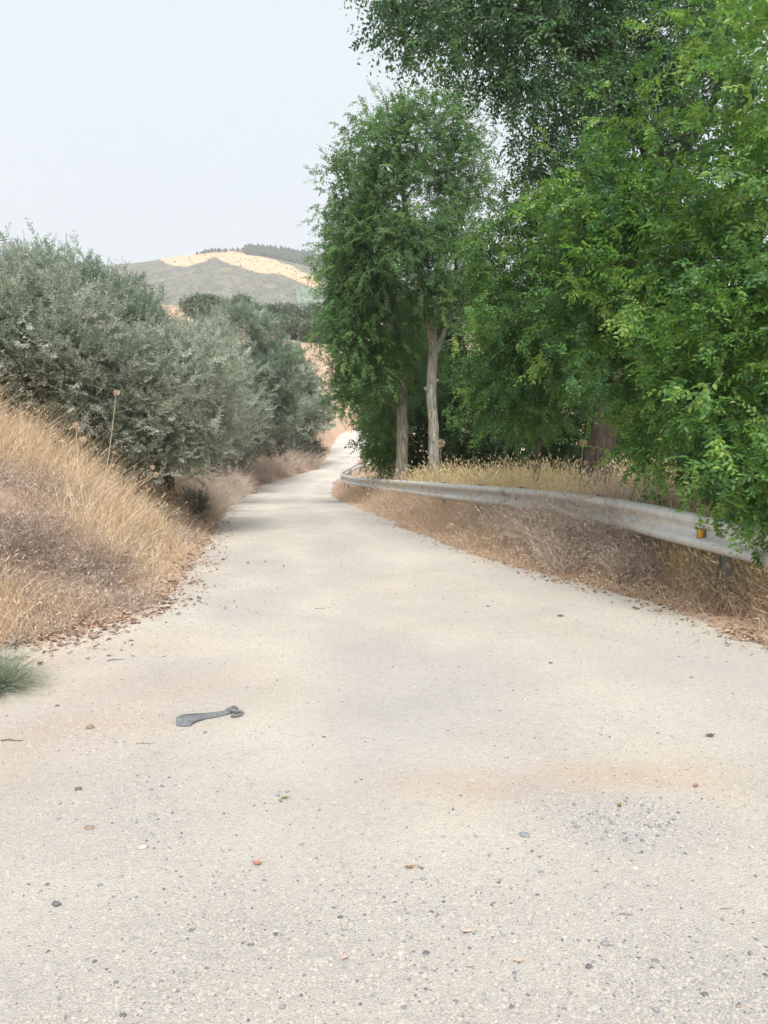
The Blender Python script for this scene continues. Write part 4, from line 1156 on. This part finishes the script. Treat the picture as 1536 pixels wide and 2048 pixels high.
# ------------------------------------------------------------------ single stones on the road
def stone_mesh(flat):
    mb = MB()
    v = ico * R.uniform(.75, 1.15, (12, 1)) * [1, .72, flat]
    # one subdivision for a rounder pebble
    V = [tuple(a) for a in v]; cache = {}; T = []
    def midp(a, b):
        k = (min(a, b), max(a, b))
        if k not in cache:
            m = (np.array(V[a]) + np.array(V[b])) / 2
            V.append(tuple(m * R.uniform(1.03, 1.16))); cache[k] = len(V) - 1
        return cache[k]
    for a, b, c in icof:
        ab, bc, ca = midp(a, b), midp(b, c), midp(c, a)
        T += [(a, ab, ca), (b, bc, ab), (c, ca, bc), (ab, bc, ca)]
    mb.add(V, None, T)
    return mb
def stone(px, py, w_px, mname, label, flat=.5, rot=0, group=None):
    g = ground_at(px, py)
    s = w_px * g[1] / F / 2
    o = stone_mesh(flat).build('stone', M[mname], smooth=True)
    o.location = (g[0], g[1], g[2] + s * flat * .45); o.scale = (s,) * 3; o.rotation_euler = (R.uniform(-.1, .1), R.uniform(-.1, .1), rot)
    return tag(o, label, 'stone', group)
ST = [
    (180, 1457, 21, 'stone_brown', 'rounded brownish stone standing alone on the orange-tinted dust left of the torn rubber strip', .6),
    (156, 1579, 19, 'stone_dark', 'flat dark stone below the orange dust patch at the left', .35),
    (284, 1697, 25, 'stone_pale', 'pale angular stone with a shaded front, biggest light one on the left half', .45),
    (113, 1810, 24, 'stone_dark', 'dark tilted slate-like stone, largest dark one at the lower left', .45),
    (179, 1657, 26, 'stone_brown', 'low brown flat stone half sunk in the gravel above the dark tilted one', .25),
    (200, 1772, 15, 'stone_blue', 'small bluish flat stone just above the dark tilted stone', .3),
    (565, 2016, 18, 'stone_grey', 'grey stone with a pale side at the bottom edge, left of centre', .6),
    (246, 2034, 18, 'stone_dark', 'dark stone at the very bottom on the left', .4),
    (455, 1981, 11, 'stone_grey', 'small grey-green stone near the bottom, upper left of the grey one with a pale side', .6),
    (1049, 1672, 24, 'stone_blue', 'flat blue-grey stone left of the patch of loose broken gravel', .35),
    (843, 1739, 10, 'stone_dark', 'small dark stone touching the brown crumpled leaf', .5),
    (846, 1759, 14, 'stone_blue', 'grey-green stone just below the brown crumpled leaf', .5),
    (863, 1827, 13, 'stone_dark', 'thin dark stone under the grey-green one, mid bottom', .3),
    (848, 1806, 10, 'stone_grey', 'little grey stone just above the thin dark one', .5),
    (1212, 1891, 20, 'stone_grey', 'grey rounded stone with a light top, lower right of the lying twig', .55),
    (1178, 1937, 18, 'stone_dark', 'dark rounded stone below the grey rounded one at the lower right', .5),
    (1501, 1911, 15, 'stone_grey', 'grey block-like stone near the right edge at the bottom', .8),
    (1410, 1992, 19, 'stone_dark', 'dark smooth stone in the lower right corner area', .5),
    (1312, 2026, 16, 'stone_grey', 'grey stone at the bottom edge amid whitish grit', .7),
    (1477, 2014, 14, 'stone_brown', 'brown flat stone in the lower right corner', .4),
    (1317, 1468, 10, 'stone_grey', 'small dark grey pebble above the orange patch, left of the curled leaf', .5),
    (896, 1462, 8, 'stone_grey', 'tiny grey pebble alone in the smooth middle of the road', .5),
    (410, 1466, 10, 'stone_brown', 'small brown pebble just below the torn rubber strip', .6),
    (648, 1475, 8, 'stone_dark', 'tiny dark pebble right of the torn rubber strip', .4),
    (114, 1413, 9, 'stone_dark', 'small dark clod between the green tuft and the brownish stone', .6),
    (556, 1593, 11, 'stone_grey', 'left pebble of the two beside the green crushed leaves', .6),
    (575, 1585, 9, 'stone_grey', 'right pebble of the two beside the green crushed leaves', .6),
    (1102, 1327, 9, 'stone_dark', 'small dark pebble far out on the right half of the road', .5),
    (1383, 1356, 9, 'stone_grey', 'small grey pebble near the right verge', .5),
    (976, 1213, 8, 'stone_dark', 'small dark pebble in the middle of the distant road', .4),
    (922, 1592, 8, 'stone_dark', 'tiny dark stone left of the orange dust band', .4),
    (1078, 1693, 10, 'stone_grey', 'little grey stone just below the flat blue-grey one', .5),
    (1082, 1745, 15, 'stone_blue', 'flat bluish stone between the flat blue-grey one and the lying twig', .35),
    (1134, 1537, 8, 'stone_pale', 'small whitish pebble on the orange dust band', .6),
    (930, 1868, 10, 'stone_dark', 'small dark pebble left of the pale fallen leaf', .5),
    (1024, 1868, 8, 'stone_dark', 'tiny black pebble between the two bottom middle stones', .5),
    (1334, 1878, 10, 'stone_pale', 'pale pebble lower right of the lying twig', .6),
    (1446, 1842, 9, 'stone_brown', 'brown pebble just under the pair of short twigs at the right', .6),
    (1404, 1843, 9, 'stone_pale', 'pale pebble left of the brown one near the right twigs', .6),
    (327, 1779, 8, 'stone_dark', 'small dark pebble right of the bluish flat stone', .5),
    (303, 1580, 9, 'stone_grey', 'small upright grey pebble between the dark flat stone and the crushed leaves', .8),
    (1262, 1722, 9, 'stone_red', 'small reddish pebble below the loose gravel patch', .5),
    (1193, 1745, 8, 'stone_red', 'tiny reddish pebble left of the other reddish one', .6),
    (160, 1262, 20, 'stone_brown', 'brown stone among the fallen leaves at the foot of the left bank', .7),
    (200, 1155, 26, 'stone_pale', 'pale block half hidden in the weeds on the left bank', .7),
]
for k, s_ in enumerate(ST):
    stone(s_[0], s_[1], s_[2], s_[3], s_[4], s_[5], R.uniform(-.5, .5))
def pick(n, x0, x1, y0, y1, w, label, group, mats):
    for _ in range(n):
        stone(R.uniform(x0, x1), R.uniform(y0, y1), R.uniform(*w), mats[R.integers(len(mats))], label, R.uniform(.35, .7), R.uniform(0, 3), group)
pick(70, 1120, 1350, 1605, 1690, (5, 14), 'broken pebble in the patch of loose coarse gravel at the right', 'pebbles of the loose gravel patch', ['stone_pale', 'stone_grey', 'stone_blue', 'stone_pale'])
pick(34, 40, 760, 1700, 2040, (5, 9), 'small loose pebble in the grey gravel at the bottom left', 'loose pebbles at the bottom left', ['stone_grey', 'stone_dark', 'stone_pale', 'stone_brown', 'stone_blue'])
pick(34, 780, 1520, 1760, 2040, (5, 10), 'small loose pebble in the gravel at the bottom right', 'loose pebbles at the bottom right', ['stone_grey', 'stone_dark', 'stone_pale', 'stone_pale', 'stone_brown'])

# leaves and twigs lying on the road
def lone_leaf(px, py, w_px, c, label, rot=0, curl=.25):
    g = ground_at(px, py); l = w_px * g[1] / F
    mb = MB(); n = 7
    V, q = [], []
    for i in range(n):
        f = i / (n - 1); w = .26 * math.sin(math.pi * (f * .9 + .06)) * (1 + .25 * math.sin(i * 2.1))
        z = curl * (f - .5) ** 2 * 1.4
        for s in (-1, -.5, 0, .5, 1): V.append(((f - .5), s * w, z + abs(s) * w * .5 + .05 * math.sin(i * 3 + s * 2)))
    for i in range(n - 1):
        for j in range(4): q.append((i * 5 + j, i * 5 + j + 1, (i + 1) * 5 + j + 1, (i + 1) * 5 + j))
    mb.add(V, q); mb2 = M.get(c)
    o = mb.build('fallen_leaf', mb2, smooth=True)
    st = MB(); tube(st, [(.48, 0, curl * .35), (.62, .03, curl * .3), (.72, .02, .05)], [.012, .010, .008], 5)
    so = st.build('leaf_stalk', mb2); so.parent = o
    o.location = (g[0], g[1], g[2] + .004); o.scale = (l,) * 3; o.rotation_euler = (R.uniform(-.15, .15), 0, rot)
    tag(o, label, 'leaf')
M['leaf_green'] = simple('crushed_green_leaf', (.22, .27, .08), .7)
M['leaf_olive'] = simple('fallen_olive_leaf', (.20, .18, .05), .7)
M['leaf_brown'] = simple('fallen_brown_leaf', (.33, .19, .12), .8)
M['leaf_pale'] = simple('fallen_pale_leaf', (.58, .40, .31), .8)
M['leaf_red'] = simple('fallen_red_leaf', (.42, .19, .15), .8)
M['leaf_darkb'] = simple('fallen_dark_leaf', (.12, .09, .07), .8)
lone_leaf(1239, 1614, 16, 'leaf_olive', 'upright olive-green leaf on the loose gravel patch', 1.1, .8)
lone_leaf(820, 1738, 22, 'leaf_brown', 'brown crumpled leaf beside a small dark stone in the bottom middle', .1, .7)
lone_leaf(515, 1730, 22, 'leaf_red', 'thin reddish curled leaf on the left half of the road', -.3, .6)
lone_leaf(690, 1920, 20, 'leaf_pale', 'pale pinkish fallen leaf, bottom centre', .7, .2)
lone_leaf(1037, 1926, 22, 'leaf_pale', 'pale fallen leaf right of bottom centre', 0, .3)
lone_leaf(935, 1868, 20, 'leaf_pale', 'faded flat leaf beside the small dark pebble', .1, .1)
lone_leaf(1420, 1474, 20, 'leaf_darkb', 'dark curled leaf above the orange patch at the right', .1, .7)
lone_leaf(1392, 1573, 18, 'leaf_brown', 'long brown leaf right of the orange dust band', .8, .2)
lone_leaf(1121, 1233, 14, 'leaf_darkb', 'dark leaf lying far out on the right of the road', 0, .3)
lone_leaf(570, 1598, 18, 'leaf_green', 'crushed green leaf, right of two lying below a pair of pebbles', .4, .2)
lone_leaf(561, 1603, 12, 'leaf_green', 'crushed green leaf, left of two lying below a pair of pebbles', 2.2, .2)
def lone_twig(px, py, w_px, label, rot=0, mname='bark_dark', fork=False):
    g = ground_at(px, py); l = w_px * g[1] / F
    mb = MB()
    tube(mb, smooth_path([(-.5, 0, .02), (-.15, .03, .05), (.2, -.02, .03), (.5, .03, .02)], 9), np.linspace(.022, .012, 9), 6, .5, .3, True)
    if fork: tube(mb, [(-.05, .02, .04), (-.2, .18, .05)], [.014, .006], 5, .5, .2, True)
    o = mb.build('fallen_twig', M[mname]); o.location = (g[0], g[1], g[2] + .002); o.scale = (l,) * 3; o.rotation_euler.z = rot
    tag(o, label, 'twig')
lone_twig(1253, 1832, 32, 'thin dark twig lying level, with a shorter one above it, at the lower right', -.06)
lone_twig(1242, 1817, 14, 'short dark twig just above the thin level one', -.9)
lone_twig(1453, 1820, 28, 'short curved twig at the lower right, left of a second short one', .12)
lone_twig(1482, 1826, 16, 'smallest twig near the right edge, right of the curved one', -.1)
lone_twig(1278, 1709, 18, 'short thin twig under the loose gravel patch', -.05)
lone_twig(640, 1218, 20, 'short dark twig on the distant left part of the road', .0, fork=True)
lone_twig(24, 1483, 46, 'forked dry twig at the left edge below the green tuft', .0, fork=True)
lone_twig(232, 1321, 34, 'forked dark twig below the leaf litter at the left', .3, fork=True)
lone_twig(290, 1489, 36, 'bundle-like dry twig below the torn rubber strip', .05, 'bark', True)

# ------------------------------------------------------------------ torn rubber strip
def rubber_strip():
    o0 = ground_at(415, 1440)
    root = empty('rubber_strip', o0)
    tag(root, 'flattened strip of torn grey rubber with a frayed knotted end', 'debris')
    def gp(px, py, up=.0):
        g = ground_at(px, py); return g + [0, 0, up + .006]
    top = [gp(352, 1442, .010), gp(365, 1438, .014), gp(385, 1436, .014), gp(410, 1434, .012), gp(432, 1431, .010), gp(452, 1428, .008), gp(466, 1425, .007)]
    bot = [gp(353, 1453), gp(368, 1454), gp(380, 1453), gp(390, 1447), gp(408, 1441), gp(440, 1434.5), gp(462, 1429)]
    a, b = smooth_path(top, 40), smooth_path(bot, 40)
    rows = 7; V = []
    for j in range(rows):
        f = j / (rows - 1)
        p = a * (1 - f) + b * f
        p[:, 2] += .006 * np.sin(np.linspace(0, 9, 40) + j * .8) * math.sin(math.pi * f) + .008 * math.sin(math.pi * f)
        V.append(p)
    V = np.array(V)
    th = .005
    q = [(j * 40 + i, (j + 1) * 40 + i, (j + 1) * 40 + i + 1, j * 40 + i + 1) for j in range(rows - 1) for i in range(39)]
    mb = MB(); mb.add(V.reshape(-1, 3), q)
    o = mb.build('strip', M['rubber'], root, smooth=True)
    s = o.modifiers.new('thick', 'SOLIDIFY'); s.thickness = th
    # folded upper flap whose shadow makes the dark line
    f0 = a + [0, 0, .004]; f1 = a + np.array([.004, .022, .004]); f1[:, 2] -= .012; f1[:, 1] += .006 * np.sin(np.linspace(0, 7, 40))
    f1 = np.concatenate([f1[:1] * 0 + f0[:1] + [0, .006, 0], f1[1:]])
    mb = MB(); mb.add(np.concatenate([f0, f1]), [(i, i + 1, 40 + i + 1, 40 + i) for i in range(39)])
    o = mb.build('folded_flap', M['rubber'], root, smooth=True)
    s = o.modifiers.new('thick', 'SOLIDIFY'); s.thickness = .004
    mb = MB()
    k = gp(464, 1429, .006)
    tube(mb, smooth_path([k + [-.05, .0, -.008], k + [-.02, .02, .008], k + [.02, .0, .004], k + [.05, .015, 0]], 10), [.004, .007, .010, .010, .012, .010, .009, .008, .006, .004], 9, .5, .4, True)
    mb.build('knot', M['rubber'], root, smooth=True)
    for c in ([(455, 1427), (462, 1421), (470, 1419), (476, 1423)], [(468, 1430), (478, 1428), (487, 1431)], [(462, 1436), (475, 1436), (486, 1432)]):
        mb = MB(); tube(mb, smooth_path([gp(*p, .008) for p in c], 12), np.linspace(.009, .005, 12), 6, .5, .3, True)
        mb.build('frayed_strand', M['rubber'], root, smooth=True)
rubber_strip()

# ------------------------------------------------------------------ feathery green tuft at the left edge
def tuft():
    c = ground_at(-12, 1380)
    root = empty('feathery_tuft', c)
    tag(root, 'feathery grey-green tuft of fine stems at the left edge of the road', 'plant')
    n = 1500
    th = R.uniform(0, 6.28, n); el_ = R.uniform(.05, 1.3, n)
    A = c + np.stack([np.cos(th), np.sin(th), 0 * th], 1) * (.07 * R.random(n))[:, None]
    A[:, 2] = height(A[:, 0], A[:, 1])
    d = np.stack([np.cos(th) * np.cos(el_), np.sin(th) * np.cos(el_), np.sin(el_)], 1)
    l = R.uniform(.14, .40, n)
    B = A + d * (l * .55)[:, None]; C = B + norm(d + R.normal(0, .25, (n, 3)) - [0, 0, .35]) * (l * .45)[:, None]
    C[:, 2] = np.maximum(C[:, 2], c[2] + .008)
    mb = MB(); ribbons(mb, A, B, C, np.full(n, .0015), np.clip(R.normal(.5, .3, n), 0, 1))
    for _ in range(1):
        f = R.uniform(.2, 1, (n, 1)); s = B + (C - B) * f; e = s + norm(C - B + R.normal(0, .08, (n, 3))) * R.uniform(.02, .06, (n, 1))
        ribbons(mb, s, (s + e) / 2, e, np.full(n, .0009), np.clip(R.normal(.6, .2, n), 0, 1))
    mb.build('stems', M['tuft'], root)['kind'] = 'stuff'
    mb = MB()
    for k in range(14):
        a = R.uniform(0, 6.28); p = c + [math.cos(a) * .2 * R.random(), math.sin(a) * .15 * R.random(), .01]
        mb.add(p + ico * [.05, .03, .014] * R.uniform(.5, 1), None, icof, .1)
    mb.build('dead_base', M['weed'], root)['kind'] = 'stuff'
tuft()

# ------------------------------------------------------------------ dry umbels and stalks
def umbel(px, py, d, base_px, base_py, label, r_px=10, side=(), lean=0):
    top = at(px, py, d); b = at(base_px, base_py, d); b[2] = float(height(b[0], b[1]))
    root = empty('dried_wildflower', b); tag(root, label, 'wildflower')
    r = r_px * d / F
    mid = (top + b) / 2 + [lean, 0, 0]
    p = smooth_path([b, mid, top], 14)
    mb = MB(); tube(mb, p, np.linspace(.0045, .0022, 14), 6, .8)
    heads = [(top, r, p[-1] - p[-3])]
    for (sx, sy, sr, f) in side:
        e = at(sx, sy, d); s = p[int(f * 13)]
        q = smooth_path([s, (s + e) / 2 + [0, 0, -.03], e], 9)
        tube(mb, q, np.linspace(.003, .0016, 9), 5, .8)
        heads.append((e, sr * d / F, q[-1] - q[-3]))
    mb.build('stem', M['umbel'], root, smooth=True)
    for c, rr, dr in heads:
        mb = MB(); n = 90
        u = norm(R.normal(size=(n, 3)) + norm(np.array([dr]))[0] * .7)
        A = np.repeat((c - norm(np.array([dr]))[0] * rr * .8)[None], n, 0)
        C = c + u * rr * R.uniform(.7, 1.05, (n, 1))
        ribbons(mb, A, (A + C) / 2 + u * rr * .25, C, np.full(n, .0012), R.random(n))
        s_ = norm(np.cross(u, norm(R.normal(size=(n, 3)))))
        add_leaves(mb, C - u * rr * .15, u, s_, np.cross(s_, u), np.full(n, rr * .5), np.full(n, rr * .28), R.random(n))
        mb.build('seed_head', M['umbel'], root)
umbel(233, 786, 7.6, 188, 985, 'tall dried wild carrot whose single seed head stands out against the olives', 5.5, [(228, 905, 3, .35)], .02)
umbel(152, 852, 7.2, 175, 985, 'dried wild carrot with a pale round head, left of the tall one', 6, [(165, 880, 6, .4)], -.03)
umbel(312, 950, 8.2, 200, 1010, 'low dried wild carrot leaning right from the bank grass', 5, [(305, 935, 4, .7)], .0)
umbel(881, 888, 15.5, 884, 965, 'dried umbel with a flat pinkish head right of the pale elm trunk', 8)
umbel(1165, 886, 9.6, 1160, 985, 'dried umbel with a pink head left of the thick dark trunk', 7)
umbel(1172, 925, 9.4, 1172, 990, 'lower dried stalk left of the thick dark trunk', 4)

# ------------------------------------------------------------------ guardrail
def guardrail():
    path = smooth_path(RAIL, 260)
    seg = np.linalg.norm(np.diff(path[:, :2], axis=0), axis=1)
    s = np.concatenate([[0], np.cumsum(seg)])
    def P(t):
        return np.stack([np.interp(t, s, path[:, k]) for k in range(3)], -1)
    root = empty('guardrail', (float(P(5.)[0]), float(P(5.)[1]), float(height(P(5.)[0], P(5.)[1]))))
    tag(root, 'dull galvanised steel guardrail curving along the right side of the road', 'guardrail')
    # W profile: (out towards road, down from top)
    prof = [(-.012, .0), (.012, .002), (.034, .012), (.050, .030), (.056, .050), (.056, .066), (.046, .088), (.022, .108), (-.010, .126), (-.022, .146), (-.024, .156), (-.022, .166),
            (-.010, .186), (.022, .204), (.046, .224), (.056, .246), (.056, .262), (.050, .282), (.034, .300), (.012, .310), (-.012, .312)]
    PR = np.array(prof)
    th = .004
    pr = np.concatenate([PR, (PR - [th, 0])[::-1]])
    m = len(pr)
    joints = [s[0]]
    # lap joints at the two seams that the photograph shows, others every 4.3 m
    def s_of(px):
        pp = [to_px(*p)[0] for p in path]; i = int(np.argmin(np.abs(np.array(pp[:200]) - px))); return s[i]
    j1, j2 = s_of(1168), s_of(1015)
    joints = [0, j1 - 4.0 if j1 > 4.2 else 0.01, j1, j2] 
    t = j2 + 4.2
    while t < s[-1] - 1: joints.append(t); t += 4.2
    joints.append(s[-1])
    joints = sorted(set(joints))
    if joints[1] - joints[0] < .5: joints.pop(1)
    for k in range(len(joints) - 1):
        a, b = joints[k], min(joints[k + 1] + .16, s[-1])
        tt = np.linspace(a, b, max(8, int((b - a) / .18)))
        C = P(tt); tan = norm(np.stack([np.interp(tt + .1, s, path[:, i]) - np.interp(tt - .1, s, path[:, i]) for i in range(3)], -1))
        outv = norm(np.stack([-tan[:, 1], tan[:, 0], 0 * tan[:, 0]], 1))      # towards the road (left of travel)
        off = .003 * (1 if k % 2 else 0)
        wob = .006 * np.sin(tt * 1.3)
        V = C[:, None] + outv[:, None] * (pr[None, :, 0, None] + off + wob[:, None, None]) - np.array([0, 0, 1.]) * pr[None, :, 1, None]
        n = len(tt)
        i, j = np.meshgrid(np.arange(n - 1), np.arange(m), indexing='ij'); jj = (j + 1) % m
        q = np.stack([i * m + j, i * m + jj, (i + 1) * m + jj, (i + 1) * m + j], -1).reshape(-1, 4)
        h = m // 2
        caps = [(i_, i_ + 1, m - 2 - i_, m - 1 - i_) for i_ in range(h - 1)]
        caps2 = [tuple((n - 1) * m + c for c in cc[::-1]) for cc in caps]
        mb = MB(); mb.add(V.reshape(-1, 3), np.concatenate([q, caps, caps2]))
        beam = mb.build('rail_beam', M['steel'], root, smooth=False)
        beam.data.polygons.foreach_set('use_smooth', np.ones(len(beam.data.polygons), bool))
        # bolts at the lap
        if k:
            for dz in (.055, .1, .205, .255):
                for ds in (.04, .11):
                    c = P(a + ds); tg = norm(P(a + ds + .1) - P(a + ds - .1)); ov = np.array([-tg[1], tg[0], 0])
                    w = np.interp(dz, PR[:, 1], PR[:, 0])
                    c = c + ov * (w + .004) - [0, 0, dz]
                    mb = MB(); tube(mb, [c, c + ov * .01], [.012, .010], 8, cap=True); mb.build('bolt', M['post'], root)
    # posts
    def box(mb, c, ax, ay, lx, ly, z0, z1):
        V = []
        for z in (z0, z1):
            for sx, sy in ((-1, -1), (1, -1), (1, 1), (-1, 1)):
                p = c + ax * sx * lx + ay * sy * ly; V.append((p[0], p[1], z))
        mb.add(V, [(0, 3, 2, 1), (4, 5, 6, 7), (0, 1, 5, 4), (1, 2, 6, 5), (2, 3, 7, 6), (3, 0, 4, 7)])
    posts = [s_of(1432), s_of(1180), s_of(1030), s_of(948), s_of(880), s_of(790)]
    t = posts[-1] + 3
    while t < s[-1]: posts.append(t); t += 3.4
    posts.append(max(.3, posts[0] - 2.6))
    for t in posts:
        c = P(t); tg = norm(P(t + .1) - P(t - .1)); ov = np.array([-tg[1], tg[0], 0]); tx = np.array([tg[0], tg[1], 0])
        zg = float(height(c[0], c[1])) - .25; zt = c[2] + .012
        mb = MB()
        b = c - ov * .115
        box(mb, b, tx, ov, .05, .003, zg, zt)                        # web and two flanges
        box(mb, b + tx * .0535, tx, ov, .003, .028, zg, zt); box(mb, b - tx * .0535, tx, ov, .003, .028, zg, zt)
        mb.build('post', M['post'], root)
        mb = MB(); box(mb, c - ov * .053, tx, ov, .045, .031, c[2] - .26, c[2] - .03); mb.build('spacer', M['post'], root)
    # yellow reflector in a folded bracket
    t = s_of(1410); c = P(t); tg = norm(P(t + .1) - P(t - .1)); ov = np.array([-tg[1], tg[0], 0]); dn = np.array([0, 0, -1.]); back = -np.array([tg[0], tg[1], 0])
    o0 = c + dn * .156 + ov * .0
    face = norm(np.array([back]) + ov * .8)[0]; across = norm(np.array([np.cross(face, dn)]))[0]
    if across @ np.array([1., 0, 0]) < 0: across = -across
    ctr = c + dn * .158 + ov * .052
    def plate(name, cen, w0, w1, h, dth, matn, parent=None):
        V = []
        for dpt in (0, -dth):
            for sx, sz, ww in ((-1, 1, w0), (1, 1, w1), (1, -1, w1), (-1, -1, w0)):
                hh_ = h * (1 if sx < 0 else .72)
                V.append(cen + across * sx * ww + np.array([0, 0, 1.]) * sz * hh_ + face * dpt)
        mb = MB(); mb.add(V, [(0, 1, 2, 3), (7, 6, 5, 4), (0, 4, 5, 1), (1, 5, 6, 2), (2, 6, 7, 3), (3, 7, 4, 0)])
        return mb.build(name, M[matn], parent)
    rf = plate('reflector', ctr + face * .006, .022, .022, .043, .004, 'yellow', root)
    pl = plate('bracket', ctr + across * .010, .040, .040, .050, .003, 'post', root)
guardrail()

# ------------------------------------------------------------------ air
def haze():
    x0, x1, y0, y1, z0, z1 = -1400, 1300, -70, 1250, -14, 205
    V = [(x, y, z) for z in (z0, z1) for x, y in ((x0, y0), (x1, y0), (x1, y1), (x0, y1))]
    mb = MB(); m = bpy.data.materials.new('thin_haze'); m.use_nodes = True
    ns, ls = m.node_tree.nodes, m.node_tree.links; ns.clear()
    v = ns.new('ShaderNodeVolumePrincipled'); v.inputs['Density'].default_value = HAZE
    v.inputs['Color'].default_value = (.93, .96, 1, 1); v.inputs['Anisotropy'].default_value = .2
    o_ = ns.new('ShaderNodeOutputMaterial'); ls.new(v.outputs[0], o_.inputs['Volume'])
    mb.add(V, [(0, 3, 2, 1), (4, 5, 6, 7), (0, 1, 5, 4), (1, 2, 6, 5), (2, 3, 7, 6), (3, 0, 4, 7)])
    tag(mb.build('haze', m), kind='stuff')
HAZE = .0006
haze()
